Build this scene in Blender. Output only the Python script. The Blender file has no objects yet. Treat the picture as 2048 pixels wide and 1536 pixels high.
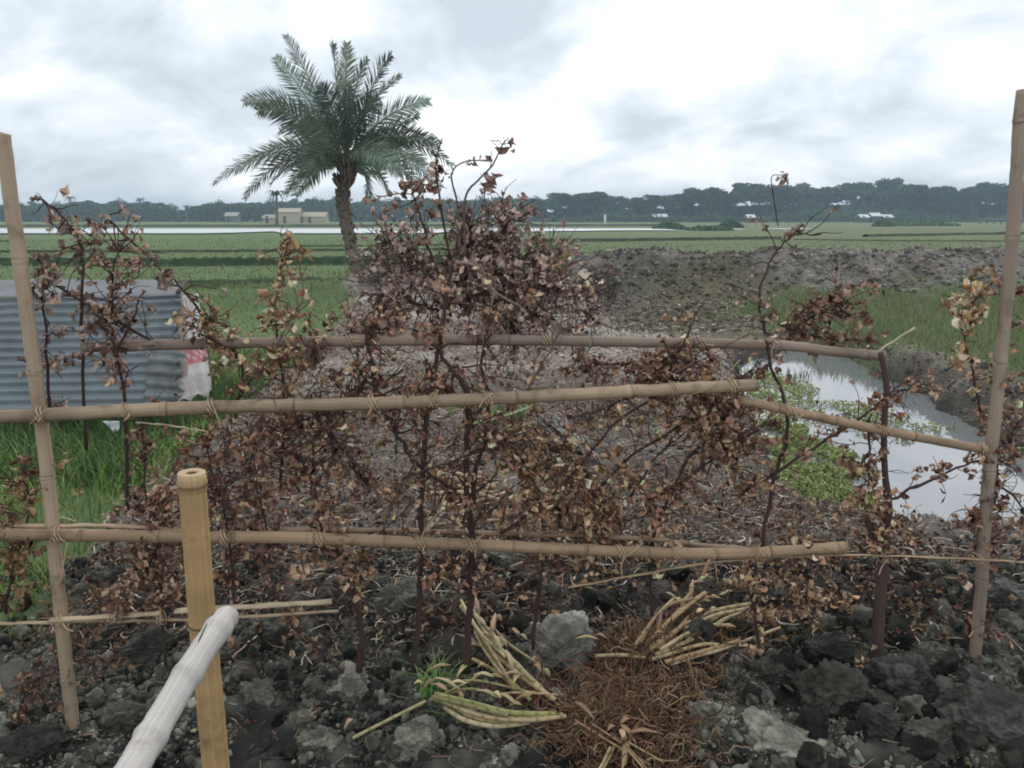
import bpy, math, random
import numpy as np
from mathutils import Vector
R = math.radians
rng = np.random.default_rng(7)
random.seed(7)
sc = bpy.context.scene
COL = sc.collection

# ------------------------------------------------------------------ camera
F = 1607.0; TH = R(11.74); CH = 1.6
cam = bpy.data.cameras.new('camera'); cam.sensor_width = 36; cam.lens = F/2048*36
cam.clip_start = 0.05; cam.clip_end = 4000
co = bpy.data.objects.new('camera', cam); COL.objects.link(co)
co.location = (0, 0, CH); co.rotation_euler = (R(90)-TH, 0, 0); sc.camera = co

# ------------------------------------------------------------------ sky
SUN_EL, SUN_AZ = R(48), R(14)      # azimuth clockwise from +Y
w = bpy.data.worlds.new('World'); sc.world = w; w.use_nodes = True
nt = w.node_tree; N = nt.nodes; L = nt.links; N.clear()
def wn(t, **k):
    n = N.new(t)
    for a, b in k.items(): setattr(n, a, b)
    return n
out = wn('ShaderNodeOutputWorld'); bg = wn('ShaderNodeBackground'); bg.inputs[1].default_value = 0.1
sky = wn('ShaderNodeTexSky', sky_type='NISHITA', sun_disc=False); sky.sun_elevation = SUN_EL; sky.sun_rotation = SUN_AZ
tc = wn('ShaderNodeTexCoord')
sep = wn('ShaderNodeSeparateXYZ'); L.new(tc.outputs['Generated'], sep.inputs[0])
def wm(op, a, b=None, c=None):
    n = wn('ShaderNodeMath', operation=op)
    for i, v in enumerate((a, b, c)):
        if v is None: continue
        if isinstance(v, (int, float)): n.inputs[i].default_value = v
        else: L.new(v, n.inputs[i])
    return n.outputs[0]
zz = wm('ADD', wm('MAXIMUM', sep.outputs[2], 0.0), 0.42)
cx = wm('DIVIDE', sep.outputs[0], zz); cy = wm('DIVIDE', sep.outputs[1], zz)
comb = wn('ShaderNodeCombineXYZ'); L.new(cx, comb.inputs[0]); L.new(cy, comb.inputs[1]); comb.inputs[2].default_value = 3.7
n1 = wn('ShaderNodeTexNoise'); n1.inputs['Scale'].default_value = 3.4; n1.inputs['Detail'].default_value = 5; n1.inputs['Roughness'].default_value = 0.54; n1.inputs['Distortion'].default_value = 0.3
L.new(comb.outputs[0], n1.inputs['Vector'])
def pdir(px, py):
    dx, dy = (px-1024)/F, (768-py)/F
    v = Vector((dx, math.cos(TH)+dy*math.sin(TH), -math.sin(TH)+dy*math.cos(TH)))
    return v.normalized()
acc = wm('MULTIPLY_ADD', n1.outputs[0], 1.35, -.205)
# broad bright and grey banks of the cloud layer, by sky direction
for (px, py, rad, amp) in ((1400, 60, 0.20, .20), (1180, 90, 0.11, .06), (960, 300, 0.10, .12), (420, 60, .1, .12), (250, 330, .12, .08), (60, 130, 0.10, .14), (700, 20, .16, .10), (1950, 40, .14, .12),
                           (60, 40, 0.12, -.36), (950, -10, 0.10, -.46), (330, 190, 0.12, -.22), (640, 30, .06, .12), (1900, 130, .05, .14), (1560, 30, .07, .10), (1180, 240, .11, -.14), (1690, 130, .10, -.13), (1500, 220, .16, -.13), (820, 120, .12, -.08), (1950, 200, .1, -.1)):
    d = pdir(px, py)
    vd = wn('ShaderNodeVectorMath', operation='DISTANCE'); 
    nv = wn('ShaderNodeVectorMath', operation='MULTIPLY'); L.new(tc.outputs['Generated'], nv.inputs[0]); nv.inputs[1].default_value = (0.62, 1, 1.35)
    L.new(nv.outputs[0], vd.inputs[0]); vd.inputs[1].default_value = (d.x*.62, d.y, d.z*1.35)
    g = wm('MULTIPLY', wm('POWER', 2.718, wm('MULTIPLY', wm('POWER', wm('DIVIDE', vd.outputs['Value'], rad), 2.0), -1.0)), amp)
    acc = wm('ADD', acc, g)
rmp = wn('ShaderNodeValToRGB'); L.new(acc, rmp.inputs[0])
e = rmp.color_ramp.elements
e[0].position = .22; e[0].color = (.43, .475, .52, 1); e[1].position = .76; e[1].color = (1.12, 1.13, 1.14, 1)
for p, c in ((.36, (.545, .59, .635, 1)), (.47, (.66, .69, .725, 1)), (.58, (.79, .81, .83, 1))):
    x = e.new(p); x.color = c
sc10 = wn('ShaderNodeMix', data_type='RGBA', blend_type='MULTIPLY'); sc10.inputs[0].default_value = 1
L.new(rmp.outputs[0], sc10.inputs[6]); sc10.inputs[7].default_value = (12.0, 12.0, 12.0, 1)
mx = wn('ShaderNodeMix', data_type='RGBA'); mx.inputs[0].default_value = .93
L.new(sky.outputs[0], mx.inputs[6]); L.new(sc10.outputs[2], mx.inputs[7])
L.new(mx.outputs[2], bg.inputs[0]); L.new(bg.outputs[0], out.inputs[0])

# ------------------------------------------------------------------ sun (veiled by cloud) and exposure
sl = bpy.data.lights.new('sun', 'SUN'); sl.energy = 0.8; sl.angle = R(14); sl.color = (1, .96, .9)
so = bpy.data.objects.new('sun', sl); COL.objects.link(so)
sd = Vector((math.sin(SUN_AZ)*math.cos(SUN_EL), math.cos(SUN_AZ)*math.cos(SUN_EL), math.sin(SUN_EL)))
so.rotation_euler = sd.to_track_quat('Z', 'Y').to_euler(); so.location = sd*50
sc.view_settings.view_transform = 'Standard'; sc.view_settings.look = 'None'
sc.view_settings.exposure = 0.40; sc.view_settings.gamma = 1
sc.cycles.max_bounces = 5; sc.cycles.diffuse_bounces = 3; sc.cycles.glossy_bounces = 2; sc.cycles.volume_bounces = 0
sc.cycles.transparent_max_bounces = 4
try: sc.cycles.filter_width = 1.9
except Exception: pass

# ------------------------------------------------------------------ helpers
CT, ST = math.cos(TH), math.sin(TH)
def ray(px, py):
    dx, dy = (px-1024)/F, (768-py)/F
    return np.array([dx, CT+dy*ST, -ST+dy*CT])
def at(px, py, Y):
    d = ray(px, py); p = d*(Y/d[1]); p[2] += CH; return p
def gnd(px, py, z=0.0):
    d = ray(px, py); p = d*((z-CH)/d[2]); p[2] = z; return p
def hsh(ix, iy, s=0):
    n = (ix.astype(np.int64)*374761393 + iy.astype(np.int64)*668265263 + s*2147483647) & 0xffffffff
    n = ((n ^ (n >> 13))*1274126177) & 0xffffffff
    return ((n ^ (n >> 16)) & 0xffff)/65535.0
def vn(x, y, s=0):
    ix, iy = np.floor(x), np.floor(y); fx, fy = x-ix, y-iy
    fx = fx*fx*(3-2*fx); fy = fy*fy*(3-2*fy)
    a, b, c, d = hsh(ix, iy, s), hsh(ix+1, iy, s), hsh(ix, iy+1, s), hsh(ix+1, iy+1, s)
    return (a*(1-fx)+b*fx)*(1-fy)+(c*(1-fx)+d*fx)*fy
def fbm(x, y, o=4, s=0):
    r = 0; a = .5
    for i in range(o): r = r + a*vn(x*2**i+i*17.3, y*2**i-i*9.1, s+i); a *= .5
    return r
def worley(x, y, s=0):
    ix, iy = np.floor(x), np.floor(y); best = np.full(x.shape, 9.0)
    for dx in (-1, 0, 1):
        for dy in (-1, 0, 1):
            cx, cy = ix+dx, iy+dy
            d = np.hypot(cx+hsh(cx, cy, s)-x, cy+hsh(cx, cy, s+5)-y); best = np.minimum(best, d)
    return best
def psdf(X, Y, poly):      # signed distance, negative inside
    P = np.array(poly)[:, :2]; d = np.full(X.shape, 1e9); ins = np.zeros(X.shape, bool)
    for i in range(len(P)):
        a, b = P[i-1], P[i]; e = b-a
        t = np.clip(((X-a[0])*e[0]+(Y-a[1])*e[1])/max(e@e, 1e-9), 0, 1)
        d = np.minimum(d, np.hypot(X-a[0]-t*e[0], Y-a[1]-t*e[1]))
        c = (a[1] > Y) != (b[1] > Y)
        xi = (b[0]-a[0])*(Y-a[1])/((b[1]-a[1]) if abs(b[1]-a[1]) > 1e-9 else 1e-9)+a[0]
        ins ^= c & (X < xi)
    return np.where(ins, -d, d)
def hsh3(ix, iy, iz, s=0):
    n = (ix.astype(np.int64)*374761393+iy.astype(np.int64)*668265263+iz.astype(np.int64)*2246822519+s*3266489917) & 0xffffffff
    n = ((n ^ (n >> 13))*1274126177) & 0xffffffff
    return ((n ^ (n >> 16)) & 0xffff)/65535.0
def worley3(p, s=0):
    i0 = np.floor(p); best = np.full(len(p), 9.)
    for a in (-1, 0, 1):
        for b in (-1, 0, 1):
            for c in (-1, 0, 1):
                q = i0+[a, b, c]; f = np.stack([hsh3(q[:, 0], q[:, 1], q[:, 2], s+k) for k in range(3)], 1); best = np.minimum(best, np.linalg.norm(q+f-p, axis=1))
    return best
def sst(a, b, x): t = np.clip((x-a)/(b-a), 0, 1); return t*t*(3-2*t)

class MB:
    """collects numpy geometry, builds ONE mesh object"""
    def __init__(s): s.v = []; s.t = []; s.q = []; s.c = []; s.st = []; s.n = 0
    def add(s, v, tri=None, quad=None, col=(.5, .5, .5), st=None):
        v = np.asarray(v, float).reshape(-1, 3); m = len(v)
        s.v.append(v)
        if tri is not None and len(tri): s.t.append(np.asarray(tri).reshape(-1, 3)+s.n)
        if quad is not None and len(quad): s.q.append(np.asarray(quad).reshape(-1, 4)+s.n)
        c = np.asarray(col, float); c = np.broadcast_to(c, (m, 3)) if c.ndim == 1 else c
        s.c.append(c); s.st.append(np.zeros((m, 3)) if st is None else st); s.n += m
    def build(s, name, mat, parent=None, smooth=True, origin=None):
        if s.n == 0: return None
        v = np.concatenate(s.v); 
        if origin is not None: v = v-np.asarray(origin)
        t = np.concatenate(s.t) if s.t else np.zeros((0, 3), int); q = np.concatenate(s.q) if s.q else np.zeros((0, 4), int)
        me = bpy.data.meshes.new(name); me.vertices.add(len(v)); me.vertices.foreach_set('co', v.astype(np.float32).ravel())
        nl = t.size+q.size; me.loops.add(nl); me.loops.foreach_set('vertex_index', np.concatenate([t.ravel(), q.ravel()]).astype(np.int32))
        nf = len(t)+len(q); me.polygons.add(nf)
        ls = np.concatenate([np.arange(len(t))*3, t.size+np.arange(len(q))*4]).astype(np.int32)
        me.polygons.foreach_set('loop_start', ls)
        me.polygons.foreach_set('use_smooth', np.full(nf, smooth)); me.update(calc_edges=True)
        a = me.attributes.new('Col', 'FLOAT_COLOR', 'POINT'); c = np.concatenate(s.c); a.data.foreach_set('color', np.hstack([c, np.ones((len(c), 1))]).astype(np.float32).ravel())
        a = me.attributes.new('st', 'FLOAT_VECTOR', 'POINT'); a.data.foreach_set('vector', np.concatenate(s.st).astype(np.float32).ravel())
        me.materials.append(mat)
        o = bpy.data.objects.new(name, me); COL.objects.link(o)
        if origin is not None: o.location = tuple(float(k) for k in origin)
        if parent is not None:
            o.parent = parent; o.location = tuple(float(k) for k in (Vector(o.location)-parent.location))
        return o
def thing(name, label, cat, loc=(0, 0, 0), group=None):
    o = bpy.data.objects.new(name, None); o.empty_display_size = .1; COL.objects.link(o); o.location = tuple(float(k) for k in loc)
    return tag(o, label, cat, group)
def tag(o, label=None, cat=None, group=None, kind=None):
    if label: o['label'] = label
    if cat: o['category'] = cat
    if group: o['group'] = group
    if kind: o['kind'] = kind
    return o
def smooth_path(P, n=4):
    P = np.asarray(P, float); m = len(P)
    if m < 3: 
        t = np.linspace(0, 1, n+1)[:, None]; return P[0]*(1-t)+P[-1]*t
    Q = np.vstack([2*P[0]-P[1], P, 2*P[-1]-P[-2]]); o = []
    for i in range(1, m):
        p0, p1, p2, p3 = Q[i-1], Q[i], Q[i+1], Q[i+2]
        for t in np.linspace(0, 1, n, endpoint=False):
            o.append(.5*((2*p1)+(-p0+p2)*t+(2*p0-5*p1+4*p2-p3)*t*t+(-p0+3*p1-3*p2+p3)*t**3))
    o.append(P[-1]); return np.array(o)
def tube(mb, P, rad, ns=6, col=(.3, .2, .1), cap=True, squash=None, lump=0.0):
    P = np.asarray(P, float); m = len(P); rad = np.broadcast_to(np.asarray(rad, float), (m,))
    T = np.gradient(P, axis=0); T /= np.linalg.norm(T, axis=1)[:, None]+1e-12
    ref = np.array([0, 0, 1.0]) if abs(T[0][2]) < .8 else np.array([0, 1.0, 0])
    A = np.cross(T, ref); A /= np.linalg.norm(A, axis=1)[:, None]+1e-12; B = np.cross(T, A)
    an = np.arange(ns)/ns*2*math.pi
    rr = rad[:, None]*np.ones(ns)
    if lump: rr = rr*(1+lump*(rng.random((m, ns))-.5))
    ca, sa = np.cos(an), np.sin(an)
    if squash: sa = sa*squash
    V = P[:, None, :]+A[:, None, :]*(rr*ca)[:, :, None]+B[:, None, :]*(rr*sa)[:, :, None]
    L_ = np.concatenate([[0], np.cumsum(np.linalg.norm(np.diff(P, axis=0), axis=1))])
    stt = np.zeros((m, ns, 3)); stt[:, :, 0] = ca; stt[:, :, 1] = sa; stt[:, :, 2] = L_[:, None]
    i, j = np.meshgrid(np.arange(m-1), np.arange(ns), indexing='ij'); j2 = (j+1) % ns
    quad = np.stack([i*ns+j, i*ns+j2, (i+1)*ns+j2, (i+1)*ns+j], -1).reshape(-1, 4)
    c = np.asarray(col, float); c = np.broadcast_to(c, (m, 3)) if c.ndim == 1 else c
    c = np.repeat(c, ns, 0); V = V.reshape(-1, 3); stt = stt.reshape(-1, 3); tri = []
    if cap:
        V = np.vstack([V, P[0], P[-1]]); c = np.vstack([c, c[0], c[-1]]); stt = np.vstack([stt, [0, 0, 0], [0, 0, L_[-1]]])
        k = m*ns
        tri = [[k, (a+1) % ns, a] for a in range(ns)]+[[k+1, (m-1)*ns+a, (m-1)*ns+(a+1) % ns] for a in range(ns)]
    mb.add(V, tri, quad, c, stt)

# ------------------------------------------------------------------ materials
def mat(name, rough=.8, nscale=20, namt=.35, bump=.3, bscale=60, spec=.3, coord='Object', streak=False, trans=0.0, bdist=.01, detail=6, stain=None, sscale=9, slo=.52):
    m = bpy.data.materials.new(name); m.use_nodes = True; t = m.node_tree; n = t.nodes; l = t.links
    p = n['Principled BSDF']; p.inputs['Roughness'].default_value = rough; p.inputs['Specular IOR Level'].default_value = spec
    a = n.new('ShaderNodeAttribute'); a.attribute_name = 'Col'
    if streak:
        c = n.new('ShaderNodeAttribute'); c.attribute_name = 'st'; mp = n.new('ShaderNodeMapping'); mp.inputs['Scale'].default_value = (2.5, 2.5, .9); l.new(c.outputs['Vector'], mp.inputs[0]); vec = mp.outputs[0]
    else:
        c = n.new('ShaderNodeTexCoord'); vec = c.outputs['Object']
    no = n.new('ShaderNodeTexNoise'); no.inputs['Scale'].default_value = nscale; no.inputs['Detail'].default_value = detail; no.inputs['Roughness'].default_value = .65; l.new(vec, no.inputs['Vector'])
    mr = n.new('ShaderNodeMapRange'); l.new(no.outputs[0], mr.inputs[0]); mr.inputs[1].default_value = .25; mr.inputs[2].default_value = .75; mr.inputs[3].default_value = 1-namt; mr.inputs[4].default_value = 1+namt
    mm = n.new('ShaderNodeMix'); mm.data_type = 'RGBA'; mm.blend_type = 'MULTIPLY'; mm.inputs[0].default_value = 1
    l.new(a.outputs['Color'], mm.inputs[6]); l.new(mr.outputs[0], mm.inputs[7]); l.new(mm.outputs[2], p.inputs['Base Color'])
    if stain:
        oc = n.new('ShaderNodeTexCoord'); sn = n.new('ShaderNodeTexNoise'); sn.inputs['Scale'].default_value = sscale; sn.inputs['Detail'].default_value = 7; sn.inputs['Roughness'].default_value = .7; l.new(oc.outputs['Object'], sn.inputs['Vector'])
        sr = n.new('ShaderNodeMapRange'); l.new(sn.outputs[0], sr.inputs[0]); sr.inputs[1].default_value = slo; sr.inputs[2].default_value = slo+.16
        s2 = n.new('ShaderNodeMix'); s2.data_type = 'RGBA'; s2.blend_type = 'MULTIPLY'; l.new(sr.outputs[0], s2.inputs[0]); l.new(mm.outputs[2], s2.inputs[6]); s2.inputs[7].default_value = (*stain, 1); l.new(s2.outputs[2], p.inputs['Base Color'])
    if bump:
        b = n.new('ShaderNodeBump'); b.inputs['Strength'].default_value = bump; b.inputs['Distance'].default_value = bdist
        nb = n.new('ShaderNodeTexNoise'); nb.inputs['Scale'].default_value = bscale; nb.inputs['Detail'].default_value = 6; l.new(vec, nb.inputs['Vector'])
        l.new(nb.outputs[0], b.inputs['Height']); l.new(b.outputs[0], p.inputs['Normal'])
    if trans:
        tr = n.new('ShaderNodeBsdfTranslucent'); l.new(mm.outputs[2], tr.inputs[0]); ms = n.new('ShaderNodeMixShader'); ms.inputs[0].default_value = trans
        l.new(p.outputs[0], ms.inputs[1]); l.new(tr.outputs[0], ms.inputs[2]); l.new(ms.outputs[0], n['Material Output'].inputs[0])
    return m
M_soil = mat('clay_soil', .95, 9, .35, .9, 45, .15, bdist=.02, detail=9)
M_clod = mat('clay_clod', .95, 22, .4, .9, 70, .15, bdist=.012, detail=9)
M_bam = mat('bamboo', .62, 2.4, .28, .4, 16, .3, streak=True, bdist=.004, stain=(.50, .47, .45), sscale=7, slo=.53)
M_wood = mat('bark', .85, 3, .4, .6, 25, .2, streak=True, bdist=.005)
M_leaf = mat('dry_leaf', .65, 60, .25, .3, 120, .35, trans=.15, bdist=.003)
M_green = mat('green_leaf', .6, 12, .22, 0, 10, .3, trans=.25)
M_far = mat('far_foliage', .9, .35, .3, 0, 10, .1)
M_straw = mat('straw', .6, 3, .3, .3, 30, .35, streak=True, bdist=.003)
M_palm = mat('palm_frond', .5, 3, .25, 0, 10, .4, trans=.15)
M_tin = mat('weathered_tin', .55, 3.5, .28, .25, 30, .5, bdist=.004, stain=(.72, .55, .44), sscale=2.6, slo=.55)
M_cloth = mat('woven_sack', .8, 9, .2, .5, 25, .2, bdist=.02)
M_wall = mat('limewash', .9, .8, .12, .1, 5, .2)
def water_mat(bmp=.12):
    m = bpy.data.materials.new('muddy_water'); m.use_nodes = True; t = m.node_tree; n = t.nodes; l = t.links
    p = n['Principled BSDF']; p.inputs['Base Color'].default_value = (.19, .20, .21, 1); p.inputs['Roughness'].default_value = .04; p.inputs['IOR'].default_value = 2.3
    c = n.new('ShaderNodeTexCoord'); no = n.new('ShaderNodeTexNoise'); no.inputs['Scale'].default_value = 2.2; no.inputs['Detail'].default_value = 3; l.new(c.outputs['Object'], no.inputs['Vector'])
    b = n.new('ShaderNodeBump'); b.inputs['Strength'].default_value = bmp; b.inputs['Distance'].default_value = .02; l.new(no.outputs[0], b.inputs['Height']); l.new(b.outputs[0], p.inputs['Normal'])
    return m
M_water = water_mat(); M_river = water_mat(.0); M_river.node_tree.nodes['Principled BSDF'].inputs['Roughness'].default_value = .4; M_river.node_tree.nodes['Principled BSDF'].inputs['Base Color'].default_value = (.46, .48, .49, 1)  # river: turbid water, base colour paled further to stand in for reflected sky

# ------------------------------------------------------------------ terrain
WZ = -0.33                                             # pond level
spitL = np.array([gnd(*p)[:2] for p in ((120, 1180), (235, 1045), (330, 960), (420, 850), (600, 720), (690, 640), (705, 590), (690, 560), (640, 545))])
pond = [gnd(*p, WZ)[:2] for p in ((1490, 702), (1600, 698), (1690, 716), (1745, 752), (1800, 772), (1850, 796), (1900, 832), (1960, 868), (2048, 915), (2400, 985), (2500, 1110), (2300, 1130), (2048, 1112), (1930, 1124), (1850, 1120), (1760, 1112), (1690, 1104), (1625, 1052), (1570, 990), (1530, 915), (1500, 820), (1478, 750))]
mudflat = [gnd(*p, -.2)[:2] for p in ((1230, 640), (1300, 612), (1420, 600), (1540, 612), (1600, 660), (1560, 696), (1470, 704), (1320, 690), (1240, 670))]
cr0 = np.array([1.0, 17.6])
def spit_x(Y): return np.interp(Y, spitL[:, 1], spitL[:, 0])
def zones(X, Y):
    """returns height and colour"""
    n_big = fbm(X*.7, Y*.7, 4, 3); n_mid = fbm(X*2.5, Y*2.5, 4, 11)
    near = 1-sst(2.75, 3.5, Y+(.25*(n_mid-.47)))
    h = -0.20*near
    # left field lower than the spit
    dl = (X-spit_x(Y))+.5*(n_mid-.47)
    fieldL = (1-sst(-.25, .2, dl))*sst(2.6, 3.6, Y)
    beyond = sst(20.5, 23, Y+1.5*(n_big-.47))
    h = h*(1-fieldL)-.16*fieldL
    h = np.where(Y > 4, h*(1-beyond)-.12*beyond, h)
    # pond
    sd_ = psdf(X, Y, pond)+.22*(n_mid-.47)
    wp = 1-sst(-.25, .35, sd_); h = h*(1-wp)-.65*wp
    sm = psdf(X, Y, mudflat)+.5*(n_mid-.47); wmud = 1-sst(-.4, .6, sm); h = h*(1-wmud)+(-.26)*wmud
    # embankment beyond the pond
    crest = 17.8+.03*(X-3)+.5*(n_big-.47)
    along = sst(-.6, 2.2, X)
    d = Y-crest
    prof = np.where(d < 0, np.exp(-(np.minimum(d, 0)/1.75)**2), np.exp(-(d/1.2)**2))
    emb = prof*along*(.86+.25*(n_mid-.47))
    h = h+emb
    embm = np.clip(np.exp(-((d)/3.0)**2)*1.5, 0, 1)*sst(-1.2, 1, X)*(Y < 24)
    # low shoulder by the palm
    h = h+.18*np.exp(-((X+4.0)/1.6)**2-((Y-20.5)/1.8)**2)
    # small relief
    clod = np.clip(1-worley(X*7, Y*7, 2)*1.25, 0, 1)
    clod2 = np.clip(1-worley(X*17+3, Y*17, 8)*1.3, 0, 1)
    soil = 1-np.maximum(fieldL, beyond)
    soil = np.maximum(soil, embm)
    # green far bank right of the pond
    gb = sst(0, .8, X-(3.9+.0*Y)+.6*(n_big-.47))*sst(9.0, 10.2, Y-.1*X+1.2*(n_mid-.47))*(1-sst(14.4, 16.2, Y+2.2*(n_mid-.47)-.05*X))*(1-wp)
    gb = np.maximum(gb, sst(.0, 1.2, X-4.6+1.2*(n_mid-.47))*sst(6.0, 8, Y+1.*(n_mid-.47))*(1-sst(14.4, 16.2, Y+2.2*(n_mid-.47)))*(1-wp))
    soil = soil*(1-.9*gb)
    amp = np.clip(1-(Y-3)/40, .15, 1)
    h = h+soil*amp*(.05*clod+.028*clod2+.10*(n_mid-.47)+.05*(fbm(X*9, Y*9, 3, 14)-.47))*(1-.8*wmud)+.10*(n_big-.47)*soil
    h = h+(1-soil)*.05*(n_mid-.47)*np.clip(1-(Y-20)/20, 0, 1)
    # far embankments / bumps right middle distance
    # colour
    g1 = np.array([.105, .17, .065]); g2 = np.array([.165, .195, .09]); g3 = np.array([.055, .10, .04])
    nn = fbm(X*.25, Y*.9, 4, 21)[..., None]; nf = fbm(X*.012+5, Y*.05, 3, 31)[..., None]
    green = g1*(1-nn)+g2*nn; green = green*(1-.35*sst(.35, .65, nf))+g3*.35*sst(.35, .65, nf)
    brownish = np.array([.15, .145, .09]); rr = (sst(0, 30, X+ .1*Y)*sst(25, 60, Y)*.45)[..., None]
    green = green*(1-rr)+brownish*rr
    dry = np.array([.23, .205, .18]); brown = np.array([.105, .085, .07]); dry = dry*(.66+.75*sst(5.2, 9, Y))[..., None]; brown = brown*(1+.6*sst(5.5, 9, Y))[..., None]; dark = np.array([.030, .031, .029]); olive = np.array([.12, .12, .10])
    k = sst(.36, .6, fbm(X*1.3+7, Y*1.3, 4, 41))[..., None]
    s_col = dry*(1-k)+brown*k
    kd = (sst(2.5, 4.0, Y+.8*(n_mid-.47)-.0*X))[..., None]  # soil blends to darker colours nearer the camera
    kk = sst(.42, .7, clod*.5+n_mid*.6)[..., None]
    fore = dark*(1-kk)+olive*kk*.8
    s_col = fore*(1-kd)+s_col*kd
    e_col = np.array([.20, .185, .165])*(1-k)+np.array([.115, .104, .092])*k
    s_col = s_col*(1-embm[..., None])+e_col*embm[..., None]
    mudc = np.array([.12, .11, .075])
    s_col = s_col*(1-wmud[..., None])+mudc*wmud[..., None]
    wet = np.maximum(1-sst(.0, .3, psdf(X, Y, pond)), .8*(1-sst(.1, .8, psdf(X, Y, pond)+.8*(n_mid-.47)))*sst(5.5, 6.5, Y)*sst(3.0, 3.6, X))[..., None]
    s_col = s_col*(1-wet)+np.array([.05, .045, .038])*wet
    c = s_col*soil[..., None]+green*(1-soil[..., None])
    gc = np.array([.10, .125, .06]); c = c*(1-gb[..., None])+gc*gb[..., None]
    return h, c, soil, gb
def H(x, y):
    h, _, _, _ = zones(np.atleast_1d(np.asarray(x, float)), np.atleast_1d(np.asarray(y, float))); return h
ys = [-6, -3, -1, 0, .6, 1.0]; y = 1.3
while y < 1500: ys.append(y); y += max(.018, .0085*y)
xs = list(np.arange(-3.6, 3.6, .022)); x = 3.6; pos = []
while x < 1300: pos.append(x); x += max(.022, .017*x)
xs = np.array([-a for a in reversed(pos)]+xs+pos); ys = np.array(ys)
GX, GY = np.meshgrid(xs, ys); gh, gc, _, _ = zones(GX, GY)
mb = MB(); nx, ny = len(xs), len(ys)
ii, jj = np.meshgrid(np.arange(ny-1), np.arange(nx-1), indexing='ij')
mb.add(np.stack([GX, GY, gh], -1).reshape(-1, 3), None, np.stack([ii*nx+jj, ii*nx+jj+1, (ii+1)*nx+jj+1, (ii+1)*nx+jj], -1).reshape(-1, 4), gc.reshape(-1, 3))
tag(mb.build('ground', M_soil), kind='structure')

def flat_poly(name, P, z, m, col=(.2, .2, .2)):
    mb = MB(); P = np.array(P)[:, :2]; c = P.mean(0); n = len(P)
    V = np.hstack([np.vstack([P, c]), np.full((n+1, 1), z)])
    mb.add(V, [[i, (i+1) % n, n] for i in range(n)], None, col); return tag(mb.build(name, m, smooth=False), kind='structure')
# pond sheet: generous rectangle; the banks cut it
flat_poly('pond_water', [(1.5, 3.9), (9, 3.9), (9, 12.6), (1.5, 12.6)], WZ, M_water)
# long pale flooded strip beyond the fields
rp = [(-260, 100), (-120, 96), (-60, 92), (-24, 89), (-9, 90), (-6, 98), (-4, 98), (-2, 90), (6, 92), (14, 95), (18, 104), (22, 116), (12, 124), (-20, 130), (-90, 132), (-260, 134)]
rp2 = []
for i in range(len(rp)):
    a, b = np.array(rp[i]), np.array(rp[(i+1) % len(rp)])
    for t in np.linspace(0, 1, 8, endpoint=False): rp2.append(a*(1-t)+b*t+rng.normal(0, .5, 2)*(0 if t == 0 else 1))
def strip(name, xa, xb, front, back, z, m):
    X = np.linspace(xa, xb, 160); f = front(X)+rng.normal(0, .5, 160); b = back(X)
    V = np.vstack([np.stack([X, f, np.full(160, z)], 1), np.stack([X, b, np.full(160, z)], 1)])
    mb = MB(); mb.add(V, None, [[i, i+1, 160+i+1, 160+i] for i in range(159)], (.3, .3, .3)); return tag(mb.build(name, m, smooth=False), kind='structure')
strip('river_water', -300, 21, lambda X: 84+1.5*np.sin(X*.05)+12*np.exp(-((X+27)/2.2)**2)+17*sst(-14, 18, X), lambda X: 117-.0*X, .0, M_river)
strip('river_water', 26, 31, lambda X: 108+0*X, lambda X: 116+0*X, .0, M_river)
strip('river_water', 36, 42, lambda X: 112+0*X, lambda X: 118+0*X, .0, M_river)

# field bunds: low grassy ridges between plots, shadow on their faces painted as dark colour
def bund(pts, hgt, wid, col, z=-.12):
    P = smooth_path([np.array([a[0], a[1], 0.]) for a in pts], 20); mb = MB(); m = len(P)
    T = np.gradient(P, axis=0); T /= np.linalg.norm(T, axis=1)[:, None]; Nn = np.stack([-T[:, 1], T[:, 0], 0*T[:, 0]], 1)
    off = np.array([-1, -.55, -.3, .3, .55, 1]); hh = np.array([-.1, .45, 1, 1, .45, -.1]); V = []
    for o, h_ in zip(off, hh):
        q = P+Nn*(o*wid+rng.normal(0, wid*.06, m))[:, None]; q[:, 2] = z+h_*hgt*(1+rng.normal(0, .12, m)); V.append(q)
    V = np.stack(V, 1).reshape(-1, 3)
    c = np.array(col)*(1+rng.normal(0, .15, (m*6, 1)))
    mb.add(V, None, [[i*6+j, i*6+j+1, (i+1)*6+j+1, (i+1)*6+j] for i in range(m-1) for j in range(5)], np.clip(c, 0.01, 1))
    return tag(mb.build('field_bund', M_soil), kind='structure')
def gl(*p): return [gnd(a, b, -.1)[:2] for a, b in p]
bund(gl((-900, 528), (0, 529), (250, 531), (430, 530), (640, 528), (900, 526)), .26, .55, (.03, .05, .022))
bund(gl((-900, 505), (300, 504), (500, 503), (700, 501), (900, 500)), .12, .3, (.04, .05, .025))
bund(gl((600, 493), (760, 492), (900, 490)), .10, .3, (.05, .06, .03))
bund(gl((-700, 484), (20, 483)), .1, .4, (.05, .06, .03))
bund(gl((1050, 484), (1250, 482), (1480, 479), (1560, 478)), .22, .5, (.045, .05, .028))
bund(gl((1730, 473), (1860, 471), (1990, 469), (2500, 466)), .22, .5, (.045, .055, .03))
bund(gl((1500, 478), (1640, 480), (1800, 482), (2300, 484)), .1, .4, (.06, .07, .035))
bund(gl((-1200, 454), (0, 453.5), (600, 453), (1200, 452), (1330, 452)), .35, 1.2, (.045, .06, .035))
bund(gl((-300, 590), (200, 570), (420, 566), (640, 560)), .10, .3, (.045, .07, .03))

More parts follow.
